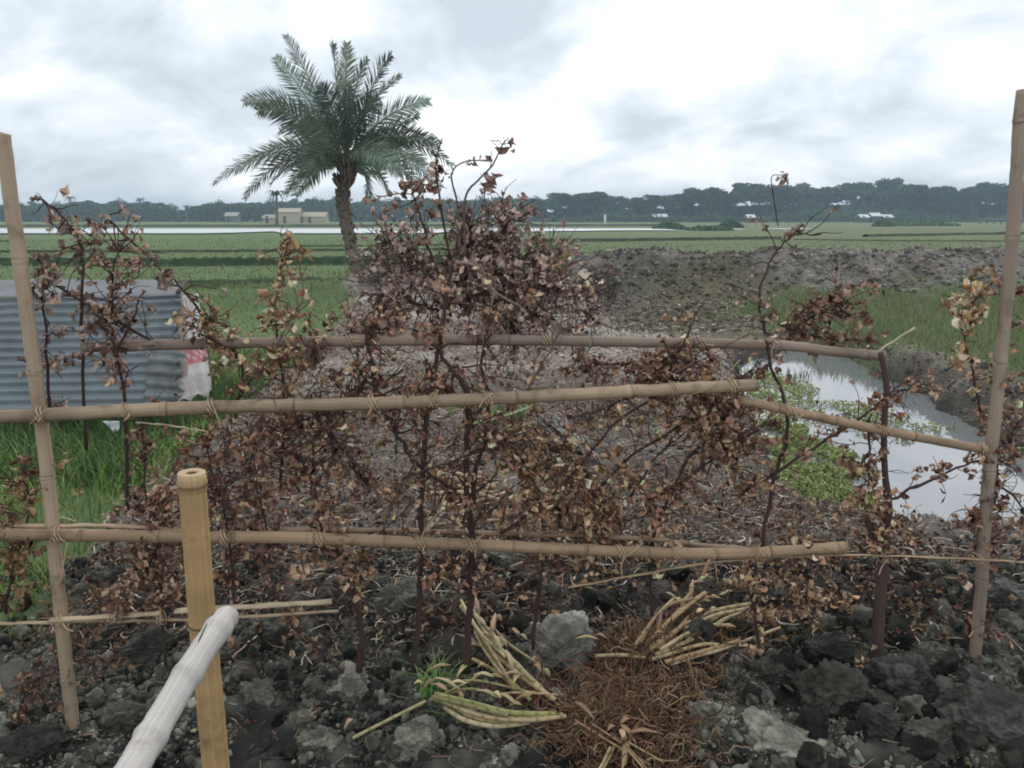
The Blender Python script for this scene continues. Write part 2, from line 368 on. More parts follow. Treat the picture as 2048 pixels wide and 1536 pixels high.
# ------------------------------------------------------------------ blades / tufts
def blades(mb, X, Y, Z, Ln, W, cols, lean=.5, seg=3):
    n = len(X); a = rng.random(n)*2*math.pi; D = np.stack([np.cos(a), np.sin(a), 0*a], 1); S = np.stack([-np.sin(a), np.cos(a), 0*a], 1)
    le = lean*(.3+rng.random(n)); V = []
    for k in range(seg+1):
        t = k/seg; c = np.stack([X, Y, Z], 1)+D*(le*t*t*Ln)[:, None]+np.array([0, 0, 1.0])*(Ln*(t-.35*le*t*t))[:, None]
        wd = (W*(1-t)**.7*.5)[:, None]
        V.append(c-S*wd); V.append(c+S*wd)
    V = np.stack(V, 1).reshape(-1, 3); m = 2*(seg+1)
    b = (np.arange(n)*m)[:, None]
    Q = np.concatenate([np.stack([b[:, 0]+2*k, b[:, 0]+2*k+1, b[:, 0]+2*k+3, b[:, 0]+2*k+2], 1) for k in range(seg)])
    mb.add(V, None, Q, np.repeat(cols, m, 0))
def pal(n, cols, var=.15):
    cols = np.array(cols); c = cols[rng.integers(0, len(cols), n)]; return np.clip(c*(1+rng.normal(0, var, (n, 1)))*(1+rng.normal(0, var*.35, (n, 3))), .004, .9)
GR = [(.15, .24, .06), (.20, .30, .07), (.10, .18, .05), (.24, .29, .11)]
mb = MB()
# bright grass beside the spit and around the shed
n = 34000; X = rng.uniform(-5.5, -.4, n); Y = rng.uniform(3.0, 10.5, n)
k = (X < spit_x(Y)-.02+.25*(fbm(X*2, Y*2, 3, 5)-.5)) & (rng.random(n) < .35+.9*fbm(X*1.5, Y*1.5, 3, 77)); X, Y = X[k], Y[k]
hgt = (.06+.16*fbm(X*1.1, Y*1.1, 3, 55))*(.6+.8*rng.random(len(X)))*1.3
brt = (sst(.3, .6, fbm(X*.8, Y*.8, 2, 91))+.3)[:, None]
blades(mb, X, Y, H(X, Y)-.02, hgt, np.full(len(X), .007)*(1+Y*.12), pal(len(X), GR)*(.6+.7*brt), .7)
# taller dark herbage under and before the shed
n = 7000; X = rng.uniform(-5.2, -2.0, n); Y = rng.uniform(5.0, 8.2, n); k = (X < spit_x(Y)-.15); X, Y = X[k], Y[k]
blades(mb, X, Y, H(X, Y)-.02, .12+.20*rng.random(len(X)), np.full(len(X), .014), pal(len(X), [(.05, .10, .03), (.07, .14, .04), (.10, .18, .05)]), .6)
# field between shed and palm
n = 42000; Y = 7+15*rng.random(n)**1.2; X = rng.uniform(-14, -1.2, n)
k = (X < spit_x(Y)+.1) & (rng.random(n) < .25+fbm(X*.6, Y*.6, 3, 15)); X, Y = X[k], Y[k]
blades(mb, X, Y, H(X, Y)-.02, .04+.10*rng.random(len(X)), np.full(len(X), .022), pal(len(X), [(.16, .24, .075), (.20, .28, .09), (.13, .19, .065), (.23, .25, .11)]), .7, 2)
n = 46000; Y = 20+45*rng.random(n)**1.3; X = rng.uniform(-.75, .75, n)*Y; k = (rng.random(n) < .2+1.2*fbm(X*.25, Y*.5, 3, 33)) & ((X < -2) | (Y > 22)); X, Y = X[k], Y[k]
blades(mb, X, Y, np.full(len(X), -.15), .06+.14*rng.random(len(X)), np.full(len(X), .05), pal(len(X), [(.15, .22, .085), (.19, .25, .10), (.12, .17, .07), (.22, .22, .12)]), .8, 2)
tag(mb.build('field_grass', M_green), 'short bright green grass left of the dug spit', 'grass', kind='stuff')
mb = MB()
n = 60000; X = rng.uniform(2.8, 14, n); Y = rng.uniform(6.8, 16, n); _, _, _, gbv = zones(X, Y); k = gbv > rng.random(n)*.8+.15; X, Y = X[k], Y[k]
blades(mb, X, Y, H(X, Y)-.02, .08+.15*rng.random(len(X)), np.full(len(X), .013), pal(len(X), [(.12, .20, .07), (.16, .23, .08), (.19, .21, .10), (.22, .20, .12)]), .8, 2)
n = 2500; X = rng.uniform(1.5, 4.2, n); Y = rng.uniform(9.5, 15, n); k = rng.random(n) < .9*(fbm(X*1.5, Y*1.5, 3, 66) > .5); X, Y = X[k], Y[k]
blades(mb, X, Y, np.maximum(H(X, Y), WZ)-.02, .06+.12*rng.random(len(X)), np.full(len(X), .013), pal(len(X), [(.09, .13, .05), (.14, .14, .07)]), .6, 2)
tag(mb.build('bank_grass', M_green), 'patchy green grass on the far bank right of the pond', 'grass', kind='stuff')

# ------------------------------------------------------------------ soil clods
import bmesh
def ico(sub):
    b = bmesh.new(); bmesh.ops.create_icosphere(b, subdivisions=sub, radius=1); v = np.array([list(x.co) for x in b.verts]); f = np.array([[x.index for x in q.verts] for q in b.faces]); b.free(); return v, f
I1, I2, I3, I35, I4 = ico(1), ico(2), ico(3), ico(4), ico(6)
def lumpy(v, seed, rough, fac=False, hmin=.62, K=17):
    K = K; n_ = rng.normal(size=(K, 3)); n_ /= np.linalg.norm(n_, axis=1)[:, None]; h_ = rng.uniform(hmin, 1.0, K)
    q = h_[None]/np.maximum(v@n_.T, .08); k = q.argmin(1); r = np.minimum(q.min(1), 1.3)
    w_ = v*r[:, None]
    r += rough*.30*(.5-worley3(w_*1.7+seed*3.1, seed))+rough*.26*(.5-worley3(w_*3.6+seed, seed+9))+rough*.18*(.5-worley3(w_*8+seed, seed+19))
    r = np.clip(r, .35, 1.6)
    return (r, (.62+.75*rng.random(K))[k]*(1+.5*(r-.9))) if fac else r
def clod_var(I, k, rough=.35):
    v, f = I; o = []
    for i in range(k):
        r, c = lumpy(v, i, rough, True); o.append((v*r[:, None], c))
    return o, f
def rotm(n):
    q = rng.normal(size=(n, 4)); q /= np.linalg.norm(q, axis=1)[:, None]; a, b, c, d = q.T
    return np.stack([np.stack([1-2*(c*c+d*d), 2*(b*c-a*d), 2*(b*d+a*c)], -1), np.stack([2*(b*c+a*d), 1-2*(b*b+d*d), 2*(c*d-a*b)], -1), np.stack([2*(b*d-a*c), 2*(c*d+a*b), 1-2*(b*b+c*c)], -1)], 1)
def scatter(mb, I, k, X, Y, Z, Rd, cols, rough=.4):
    vs, f = clod_var(I, k, rough); n = len(X); M = rotm(n); idx = rng.integers(0, k, n)
    for j in range(k):
        s = np.where(idx == j)[0]
        if not len(s): continue
        sc3 = rng.uniform(.75, 1.2, (len(s), 1, 3))
        V = np.einsum('nij,vj->nvi', M[s], vs[j][0])*sc3*Rd[s][:, None, None]+np.stack([X[s], Y[s], Z[s]], 1)[:, None, :]
        m = len(vs[j][0]); Fc = (np.arange(len(s))*m)[:, None, None]+f[None]
        mb.add(V.reshape(-1, 3), Fc.reshape(-1, 3), None, (cols[s][:, None, :]*vs[j][1][None, :, None]).reshape(-1, 3))
DK = [(.036, .038, .034), (.054, .055, .047), (.074, .074, .06)]; OL = [(.17, .168, .135), (.24, .235, .19), (.12, .12, .10)]
DR = [(.26, .235, .20), (.19, .165, .14), (.12, .10, .085), (.32, .29, .25)]
mb = MB()
def earth(n, cols, var=.18): c = np.array(cols)[rng.integers(0, len(cols), n)]; return c*np.clip(1+rng.normal(0, var, (n, 1)), .4, 1.8)
for (n, r0, r1, pw, I, kv, rg) in ((2200, .016, .032, 1.6, I3, 14, .7), (15000, .007, .02, 1.5, I3, 10, .7), (36000, .0025, .008, 1.8, I2, 6, .7)):
    Y = rng.uniform(1.35, 3.75, n); X = rng.uniform(-1.0, 1.0, n)*(.9*Y+.5); r = r0+(r1-r0)*rng.random(n)**pw
    pk = fbm(X*2.6, Y*2.6, 3, 61)+.10*sst(2.3, 1.6, Y); u = (np.clip((pk+.30*rng.random(n)-.46)/.14, 0, 1)*sst(3.4, 2.7, Y+.3*rng.random(n)))[:, None]
    cl = fbm(X*5, Y*5, 3, 71); k = cl > .36; X, Y, r, u = X[k], Y[k], r[k], u[k]; m_ = len(X)
    c = earth(m_, OL)*u+earth(m_, DK)*(1-u)
    scatter(mb, I, kv, X, Y, H(X, Y)+r*.2+(.02*rng.random(m_) if I is I2 else 0), r, c, rg)
tag(mb.build('dark_soil_crumbs', M_clod), 'dark moist clay crumbs heaped below the fence', 'soil', kind='stuff')
mb = MB()
for (n, r0, r1, pw, I) in ((1100, .018, .042, 2., I3), (26000, .004, .018, 2.2, I2)):
    Y = 3.0+9*rng.random(n)**1.5; X = rng.uniform(-4, 6.0, n); r = (r0+(r1-r0)*rng.random(n)**pw)*(1+.05*Y)
    _, gcol, so_, gb_ = zones(X, Y); k = (so_ > .5) & (gb_ < .5) & (psdf(X, Y, pond) > .0) & (np.abs(X) < Y*.85+1); X, Y, r, gcol = X[k], Y[k], r[k], gcol[k]
    scatter(mb, I, 8, X, Y, H(X, Y)+r*.15, r, gcol*rng.uniform(.65, 1.5, (len(X), 1)), .8)
tag(mb.build('pale_soil_crumbs', M_clod), 'dry grey clay crumbs covering the spit behind the fence', 'soil', kind='stuff')
mb = MB()
n = 15000; Y = rng.uniform(13.2, 18.8, n); X = rng.uniform(-.8, 17, n); r = .012+.06*rng.random(n)**4
_, gcol, so_, gb_ = zones(X, Y); k = (gb_ < .35); X, Y, r, gcol = X[k], Y[k], r[k], gcol[k]
scatter(mb, I2, 8, X, Y, H(X, Y)+r*.15, r, gcol*rng.uniform(.6, 1.45, (len(X), 1)), .8)
tag(mb.build('embankment_lumps', M_clod), 'brown earth lumps covering the embankment beyond the pond', 'soil', kind='stuff')
# larger clods, one by one
def big_clod(px, py, wpx, lab, cols, z0=None, grp='big clay clods under the fence', flat=.8):
    p = gnd(px, py, -.17); r = wpx/F*math.hypot(p[1], CH)*.5*(.82 if px > 1400 else 1)
    v0, f = I4; lr, fc = lumpy(v0, int(px) % 50, .85, True, .76, 20); lr = lr+.03*(.5-worley3(v0*13, 3))+.025*(.5-worley3(v0*25, 5)); v = v0*lr[:, None]*r*np.array([1, .9, flat])
    mb = MB(); c = earth(1, cols, .1)[0]*(fc*(.5+1.0*fbm(v[:, 0]*30, v[:, 1]*30+v[:, 2]*25, 4, 4)))[:, None]
    mb.add(v, f, None, c); z = float(H(p[0], p[1])[0])+r*.12 if z0 is None else z0
    o = mb.build('soil_clod', M_clod); o.location = (p[0], p[1], z); o.rotation_euler = (0, 0, 0)
    return tag(o, lab, 'clod', grp)
PALE = [(.21, .205, .175)]
big_clod(1122, 1325, 138, 'large pale grey clay lump between the two heaps of uprooted canes', [(.27, .265, .23)], flat=.8)
big_clod(1105, 1418, 62, 'small pale cracked clay lump just below the large pale one', [(.2, .2, .18)])
for (px, py, wp_, lab, cl) in ((1425, 1455, 120, 'olive clay clod at the right foot of the rusty root mass', OL), (1550, 1500, 165, 'wide crumbly olive clod at the bottom edge right of the roots', OL),
    (1660, 1425, 170, 'big dark angular clod left of the forked stake foot', DK), (1800, 1400, 150, 'dark clod right against the foot of the forked stake', [(.06, .06, .055)]),
    (1970, 1480, 220, 'largest dark clod in the bottom right corner', DK), (2020, 1270, 120, 'grey clod on the right edge beside the tall right post', [(.10, .10, .09)]),
    (1850, 1510, 130, 'dark clod at the bottom edge below the tall right post', DK), (1540, 1370, 110, 'round dark clod under the stub with hanging leaves', DK),
    (840, 1500, 95, 'olive clod at the bottom edge under the long cut cane', OL), (640, 1480, 85, 'olive clod right of the yellow near post', OL), (520, 1400, 75, 'crumbly olive clod between the white pole and the canes', OL),
    (300, 1330, 90, 'dark clod left of the white pole', DK), (800, 1265, 85, 'grey clod between the two thin stakes left of centre', [(.11, .11, .095)]), (1020, 1220, 80, 'grey green clod behind the upper cane bundle', [(.09, .092, .078)]),
    (560, 1290, 80, 'dark clod under the split bamboo ends', DK), (240, 1440, 95, 'dark clod beside the foot of the left post', DK), (1650, 1330, 100, 'dark clod in front of the reddish forked stake', DK), (700, 1390, 80, 'olive clod above the long cut cane', OL),
    (60, 1500, 100, 'dark clod in the bottom left corner', DK), (1760, 1490, 100, 'dark clod below the forked stake at the bottom edge', DK), (1940, 1400, 90, 'grey black clod at the foot of the tall right post', [(.05, .05, .047)]), (1300, 1505, 70, 'olive clod among the roots at the bottom edge', OL)):
    big_clod(px, py, wp_, lab, cl)

# the heap of middling clods, each its own object
kinds = []
for cols in (DK, OL):
    for i in range(7):
        v0, f = I35; lr, fc = lumpy(v0, i+3, .8, True); v = v0*lr[:, None]; m = MB(); c = earth(1, cols, .2)[0]*(fc*(.55+.9*fbm(v[:, 0]*3, v[:, 1]*3+v[:, 2]*2, 4, 4)))[:, None]; m.add(v, f, None, c); o = m.build('soil_clod', M_clod); kinds.append(o.data); bpy.data.objects.remove(o)
nk = 0
while nk < 275:
    y_ = rng.uniform(1.75, 3.45); x_ = rng.uniform(-.66, .66)*(y_+.25); big = sst(-.1, .9, x_); r_ = rng.uniform(.020, .036)*(1+.75*big)
    if math.hypot(x_-.24, y_-2.05) < .33 or (-.25 < x_ < .85 and 2.05 < y_ < 2.8 and True) or (y_ > 2.9 and rng.random() < .25): continue
    ol = int(rng.random() < (.65 if x_ < .9 and y_ < 2.6 else .3)); o = bpy.data.objects.new('soil_clod', kinds[ol*7+rng.integers(0, 7)]); COL.objects.link(o)
    o.location = (x_, y_, float(H(x_, y_)[0])+r_*.35); o.scale = (r_*rng.uniform(.8, 1.3), r_*rng.uniform(.8, 1.2), r_*rng.uniform(.65, 1)); o.rotation_euler = tuple(rng.uniform(0, 6, 3))
    tag(o, ('middling dark moist clay clod in the heap below the fence', 'middling dry olive clay clod in the heap below the fence')[ol], 'clod', 'middling clods of the heap'); nk += 1

# ------------------------------------------------------------------ leaves
LT = np.array([[0, 0, 0], [-.36, .28, .06], [0, .3, -.02], [.36, .28, .06], [-.30, .66, .08], [0, .68, 0], [.30, .66, .08], [0, 1, .05]])
LF = np.array([[0, 2, 1], [0, 3, 2], [1, 2, 5], [1, 5, 4], [2, 3, 6], [2, 6, 5], [4, 5, 7], [5, 6, 7]])
def leaves(mb, P, size, cols, droop=.5):
    n = len(P); curl = rng.uniform(-2.6, 2.8, n); fold = rng.uniform(.2, 2.4, n); asp = rng.uniform(.55, 1.1, n)
    T = np.broadcast_to(LT, (n, 8, 3)).copy()
    T[:, :, 0] *= asp[:, None]; T[:, :, 2] += np.abs(T[:, :, 0])*fold[:, None]; T[:, :, 0] *= (1/(1+.45*fold**2))[:, None]
    y = T[:, :, 1]; a = curl[:, None]*y; z = T[:, :, 2].copy()
    T[:, :, 2] = z*np.cos(a)+np.where(np.abs(curl[:, None]) < .05, 0, (1-np.cos(a))/curl[:, None]); T[:, :, 1] = np.sin(a)/np.where(np.abs(curl[:, None]) < .05, 1, curl[:, None])-z*np.sin(a)
    T += rng.normal(0, .07, T.shape)
    d = rng.normal(size=(n, 3)); d[:, 2] -= droop*1.6; d /= np.linalg.norm(d, axis=1)[:, None]
    r = rng.normal(size=(n, 3)); s = np.cross(d, r); s /= np.linalg.norm(s, axis=1)[:, None]; u = np.cross(s, d)
    V = P[:, None, :]+size[:, None, None]*(T[:, :, :1]*s[:, None]+T[:, :, 1:2]*d[:, None]+T[:, :, 2:3]*u[:, None])
    mb.add(V.reshape(-1, 3), ((np.arange(n)*8)[:, None, None]+LF[None]).reshape(-1, 3), None, np.repeat(cols, 8, 0))
BR = [(.27, .16, .11), (.34, .215, .15), (.17, .095, .068), (.46, .33, .235), (.22, .14, .105)]
TN = [(.52, .38, .23), (.40, .26, .15), (.28, .16, .09), (.60, .47, .31)]
RD = [(.25, .125, .085), (.15, .072, .052), (.34, .195, .13), (.46, .32, .215)]
GY_ = [(.26, .20, .17), (.35, .28, .24), (.18, .125, .10), (.40, .27, .19)]
MX = BR+TN
def FY(px): return 2.5+.42*px/2048
STEMC = (.075, .048, .042)
def lpal(n, p): c = earth(n, p, .24)*1.32; return np.clip(c*(1+rng.normal(0, .03, (n, 3))), .01, .8)
def branch(label, pts, r0, r1, nl=80, ntw=10, tw=.16, off=0., palette=BR, t0=.0, col=STEMC, lsize=.023, grp=None, name='dead_branch', cat='branch', thick=1.0, updown=0.0, wob=.006):
    P = []
    for k_, p in enumerate(pts):
        o_ = p[2] if len(p) > 2 else 0
        P.append(at(p[0], p[1], FY(p[0])+off+o_))
    S = smooth_path(P, 5); S = S+rng.normal(0, wob, S.shape)*np.linspace(1, 1, len(S))[:, None]*.5
    rad = np.linspace(r0, r1, len(S)); o = P[0]
    t = thing(name, label, cat, o, grp)
    mb = MB(); tube(mb, S, rad, 7, col, lump=.25)
    LP = []; seg = len(S)-1
    for i in range(int(ntw*1.5)):
        u = t0+(1-t0)*rng.random(); k = min(int(u*seg), seg-1); p = S[k]; T = S[min(k+1, seg)]-S[k]; T = T/(np.linalg.norm(T)+1e-9)
        d = rng.normal(size=3)*np.array([1, .7*thick, 1])+T*.6+np.array([0, 0, updown]); d /= np.linalg.norm(d)
        ln = tw*rng.uniform(.4, 1.2); q = [p]; dd = d.copy()
        for s_ in range(4): dd = dd+rng.normal(0, .28, 3); dd /= np.linalg.norm(dd); q.append(q[-1]+dd*ln/4)
        Q = smooth_path(q, 2); tube(mb, Q, np.linspace(max(r1*.6, .0022), .0009, len(Q)), 4, col, False); LP += list(Q[1:])
        if rng.random() < .7:
            b = Q[len(Q)//2]; d2 = dd+rng.normal(0, .9, 3); d2 /= np.linalg.norm(d2); Q2 = np.array([b, b+d2*ln*.25+rng.normal(0, .005, 3), b+d2*ln*.5]); tube(mb, Q2, [.0014, .001, .0007], 3, col, False); LP += list(Q2[1:])*2
    mb.build('stem', M_wood, t)
    nl = int(nl*1.55)
    if nl:
        LP += list(S[int(t0*seg):]); LP = np.array(LP); idx = rng.integers(0, len(LP), nl)
        idx = np.repeat(rng.integers(0, len(LP), nl//3+1), 3)[:nl]; Pp = LP[idx]+rng.normal(0, .006, (nl, 3)); m2 = MB()
        leaves(m2, Pp, lsize*rng.uniform(.55, 1.5, nl)*1.08, lpal(nl, palette)); m2.build('leaves', M_leaf, t)
    return t
G1 = 'dry leafy branches woven into the fence'
# --- left end
branch('thin dry branch rising left of the tin shed top, tip against the far trees', [(170, 900), (164, 650), (164, 514), (150, 463), (99, 411), (75, 398)], .006, .002, 55, 12, .12, .1, GY_, .35, grp=G1)
branch('long thin dry branch slanting down across the tin shed to its sack end', [(212, 435), (290, 510), (359, 572), (410, 640), (430, 700)], .003, .005, 75, 12, .13, .12, GY_, .0, grp=G1)
branch('dry twig slanting from the left post down across the tin shed', [(318, 690), (219, 633), (137, 586), (75, 548)], .005, .002, 90, 14, .14, .1, GY_, .0, grp=G1)
branch('dry upright branch before the middle of the tin shed', [(255, 1020), (250, 808), (226, 668), (222, 589), (235, 480)], .007, .002, 230, 26, .16, .05, BR+GY_, .3, grp=G1)
branch('short bare twig leaning right over the tin shed', [(230, 700), (266, 637), (287, 582)], .005, .002, 24, 5, .1, .05, GY_, .0, grp=G1)
branch('pale wilted leaf stalk standing close to the left post', [(100, 900), (92, 700), (86, 600), (88, 540)], .006, .002, 110, 14, .10, .06, GY_, .1, grp=G1)
branch('tan leafed stalk standing alone above the rail right of the shed', [(562, 1000), (568, 800), (552, 650), (560, 540), (580, 478)], .006, .002, 230, 24, .10, .1, TN, .2, grp=G1, lsize=.021)
branch('brown leaf clump where the top rail starts beside the sack', [(470, 850), (480, 720), (400, 668), (440, 620)], .005, .002, 130, 18, .14, .08, BR+TN, .2, grp=G1)
branch('dry stem dropping from the middle rail before the bright grass', [(284, 835), (290, 900), (296, 1010), (310, 1070)], .004, .003, 90, 16, .13, .04, BR, .1, grp=G1)
branch('yellowish withered tangle at the left edge above the lower rail', [(10, 1230), (30, 1130), (60, 1010), (40, 930)], .006, .002, 330, 34, .18, .02, [(.26, .19, .09), (.20, .12, .06), (.30, .22, .12), (.15, .08, .05)], .0, grp=G1, lsize=.022)
branch('brown leaf bunch hanging below the lower rail beside the left post', [(320, 1080), (300, 1130), (250, 1190), (190, 1215)], .005, .002, 260, 28, .15, .0, BR, .0, grp=G1)
branch('brown leaf bunch left of the yellow near post', [(330, 1330), (320, 1180), (300, 1060), (330, 980)], .006, .002, 260, 26, .15, .03, RD, .2, grp=G1)
branch('dry leaves low in the left corner under the split bamboo', [(30, 1450), (60, 1380), (130, 1330), (210, 1300)], .005, .002, 150, 20, .15, .05, [(.16, .09, .06), (.11, .06, .042), (.22, .14, .09)], .0, grp=G1)
branch('reddish branch standing between near post and tan stalk', [(470, 1240), (460, 1100), (430, 960), (400, 850)], .006, .002, 260, 26, .16, .06, RD, .1, grp=G1)
branch('thin stem climbing right of the yellow near post with curled leaves', [(545, 1230), (540, 1120), (520, 1000), (480, 900)], .006, .002, 230, 24, .16, .06, BR, .1, grp=G1)
branch('bent stem with reddish leaves crossing the middle rail left of centre', [(650, 1100), (630, 980), (590, 900), (560, 840)], .006, .003, 230, 26, .17, .04, RD, .0, grp=G1)
branch('twig with rusty leaves under the lower rail left of centre', [(740, 1145), (700, 1120), (660, 1100), (560, 1110)], .004, .002, 130, 16, .12, .0, MX, .0, grp=G1)
branch('loose brown branch behind the middle rail left of centre', [(600, 720), (650, 690), (720, 660), (780, 640)], .004, .002, 230, 26, .14, .15, BR, .0, grp=G1)
branch('leafy branch hanging below the middle rail left of centre', [(620, 790), (650, 860), (700, 920), (740, 980)], .005, .002, 250, 28, .15, .08, RD+GY_, .0, grp=G1)
# --- centre stems
branch('crooked dark stem running from top rail down to the centre stake', [(727, 640), (744, 739), (751, 790), (772, 821), (796, 876), (847, 938), (919, 992), (936, 1023)], .005, .008, 150, 20, .16, .05, RD, .0, grp=G1)
branch('tall dark stem left of the centre stake reaching into the leafy mound', [(828, 1345), (838, 1200), (843, 1060), (847, 928), (854, 842), (864, 773), (878, 691), (891, 603), (905, 520)], .011, .006, 150, 18, .16, .04, RD, .2, grp=G1)
branch('thick dark centre stake of branch wood tied to both lower rails', [(935, 1345), (938, 1200), (944, 1100), (938, 1013), (932, 927), (939, 842), (936, 784), (891, 722), (872, 690)], .014, .007, 90, 14, .2, .03, RD, .1, grp=G1)
branch('dark stem beside the centre stake bending right under the middle rail', [(946, 1015), (952, 930), (970, 880), (978, 790), (963, 719), (985, 640)], .010, .004, 110, 14, .2, .06, BR, .0, grp=G1)
branch('short dark forked stem standing in the soil left of centre', [(718, 1345), (722, 1262), (708, 1190), (690, 1140), (668, 1095)], .013, .008, 30, 6, .14, .05, MX, .4, grp=G1)
branch('dark stub standing behind the pale clay lump', [(1065, 1300), (1072, 1220), (1082, 1140)], .010, .007, 12, 4, .1, .1, MX, .2, grp=G1)
branch('thin dark stem behind the cane heap right of centre', [(1305, 1230), (1300, 1120), (1330, 1010), (1390, 900)], .007, .004, 160, 18, .18, .08, MX, .2, grp=G1)
for i in range(38):
    x0_, y0_ = rng.uniform(330, 1600), rng.uniform(800, 1180); a_ = rng.uniform(.3, 1.3)*(1 if rng.random() < .6 else -1); l_ = rng.uniform(120, 330)
    x1_, y1_ = x0_+l_*math.cos(a_), y0_-l_*abs(math.sin(a_)); m1 = ((x0_+x1_)/2+rng.normal(0, 16), (y0_+y1_)/2+rng.normal(0, 16))
    branch('thin nearly bare twig slanting through the middle of the bamboo fence', [(x0_, y0_), m1, (x1_, y1_)], rng.uniform(.003, .005), .0015, 34, 12, .16, rng.uniform(-.02, .16), RD+TN, .1, grp='nearly bare twigs slanting through the fence', col=[(.10, .07, .06), (.16, .12, .10), (.07, .045, .04)][i % 3])
# --- leafy mound above the top rail
GM = 'leafy dead branches of the tall mound above the top rail'
mo = .35
branch('bare looping twig on top of the leafy mound', [(920, 520), (915, 410), (903, 352), (925, 325), (975, 320)], .005, .002, 6, 2, .06, mo, BR, .8, grp=GM, wob=.001, col=(.16, .12, .10))
branch('highest twig of the mound with large curled leaves against the sky', [(930, 520), (930, 400), (955, 362), (985, 330), (1005, 290), (1018, 276)], .005, .002, 15, 6, .09, mo, [(.28, .17, .14), (.20, .11, .09)], .45, grp=GM, lsize=.033, wob=.001, col=(.16, .11, .09))
branch('leafy twig leaning left beside the palm fronds', [(900, 520), (880, 400), (872, 330), (885, 275)], .005, .002, 11, 5, .08, mo, [(.30, .2, .16), (.22, .13, .1)], .5, grp=GM, lsize=.03, wob=.001)
branch('left shoulder branch of the leafy mound below the palm crown', [(880, 560), (850, 470), (830, 400), (820, 350)], .006, .002, 75, 14, .14, mo, BR, .25, grp=GM, lsize=.027)
for (lab, pts, nl) in (('upper middle branch of the leafy mound', [(915, 600), (925, 520), (935, 480), (945, 455)], 330), ('upper right branch of the leafy mound', [(930, 600), (965, 520), (1000, 470), (1012, 425)], 360),
    ('left branch of the leafy mound hanging over the pale soil', [(900, 590), (850, 540), (810, 510), (760, 480)], 300), ('low left branch of the leafy mound just over the rail', [(880, 620), (840, 610), (790, 590), (750, 600)], 170),
    ('right branch of the leafy mound before the embankment', [(930, 590), (1000, 550), (1060, 520), (1110, 520)], 460), ('low right branch of the leafy mound', [(930, 590), (990, 590), (1050, 600), (1110, 640)], 420),
    ('central tangle of the leafy mound', [(900, 620), (930, 560), (960, 520), (980, 480)], 440), ('drooping branch of the mound ending above the rail', [(960, 540), (1000, 600), (1020, 640), (1040, 665)], 300),
    ('farthest right spray of the leafy mound', [(1040, 560), (1100, 570), (1160, 590), (1190, 640)], 200)):
    branch(lab, pts, .006, .002, int(nl*.85), 60, .19, mo+rng.uniform(-.15, .2), [(.36, .25, .21), (.44, .33, .28), (.24, .16, .13), (.54, .42, .34)], .1, grp=GM, lsize=.025)
branch('pale bare curved branch lying over the right of the mound', [(905, 522), (955, 535), (985, 580), (1050, 618)], .0065, .003, 14, 4, .1, mo-.2, BR, .2, grp=GM, col=(.30, .23, .2), wob=.002)
branch('pale thin twig hanging from the mound towards the top rail', [(988, 585), (975, 640), (965, 700)], .004, .002, 12, 4, .1, mo-.25, BR, .2, grp=GM, col=(.26, .2, .17), wob=.002)
# --- right of centre
branch('long slender branch slanting up from the centre stake to the right', [(1000, 1070), (1120, 978), (1223, 855), (1320, 790), (1400, 760)], .006, .003, 330, 34, .17, .05, MX, .0, grp=G1)
branch('middle slender branch slanting up below the middle rail', [(1150, 1060), (1243, 927), (1400, 825), (1500, 740)], .006, .003, 300, 34, .17, .1, RD+TN, .0, grp=G1)
branch('right slender branch slanting up towards the pond', [(1298, 1006), (1400, 938), (1480, 880), (1560, 840)], .006, .003, 240, 28, .15, .05, RD, .0, grp=G1)
branch('dense tan and brown leaf clump above the lower rail right of centre', [(1230, 1095), (1160, 1040), (1080, 980), (1030, 900)], .006, .002, 520, 46, .17, .06, TN+RD, .0, grp=G1, lsize=.027)
branch('dense dark leaf clump under the middle rail right of centre', [(1250, 1050), (1200, 990), (1150, 920), (1060, 870)], .006, .002, 380, 40, .17, .14, RD+TN, .0, grp=G1)
branch('rusty leaf clump wrapped on the right end of the middle rail', [(1500, 900), (1440, 820), (1360, 760), (1280, 720)], .006, .002, 420, 40, .15, .05, RD+BR, .0, grp=G1)
branch('brown leaves hanging between the top and middle rails', [(1150, 720), (1250, 730), (1340, 720), (1420, 700)], .005, .002, 240, 30, .13, .12, BR, .0, grp=G1)
branch('brown leaves hanging right below the middle rail end', [(1400, 800), (1430, 880), (1480, 930), (1490, 1000)], .005, .002, 300, 32, .15, .08, BR+TN, .0, grp=G1)
branch('tall bare bent twig rising above the top rail before the embankment', [(1520, 1120), (1547, 954), (1575, 877), (1568, 800), (1540, 726), (1533, 680), (1522, 631), (1522, 571), (1554, 501), (1596, 469), (1640, 470)], .008, .0022, 60, 12, .12, .05, GY_, .55, grp=G1)
branch('lone curled twig tip standing against the far trees on the right', [(1556, 452, .0), (1548, 400), (1543, 355), (1560, 350), (1572, 357)], .0022, .001, 6, 1, .02, .05, GY_, .9, grp=G1, wob=.001, lsize=.03)
branch('brown leaf heap on the top rail near the forked stake', [(1580, 670), (1610, 640), (1650, 620), (1700, 600)], .005, .002, 280, 34, .15, .22, [(.24, .14, .10), (.30, .20, .15), (.17, .09, .06)], .0, grp=G1)
branch('brown leaves trailing along the top rail end', [(1560, 650), (1620, 670), (1690, 680), (1760, 680)], .005, .002, 110, 22, .12, .2, BR, .0, grp=G1)
branch('slim dark branch crossing behind the slanting right rail', [(1480, 990), (1620, 900), (1700, 850), (1790, 790), (1850, 770)], .006, .003, 110, 16, .15, .06, RD, .0, grp=G1)
branch('dark branch bending over the pond from the forked stake', [(1700, 960), (1738, 900), (1740, 830), (1800, 770), (1850, 745)], .005, .002, 60, 12, .14, .0, RD, .0, grp=G1)
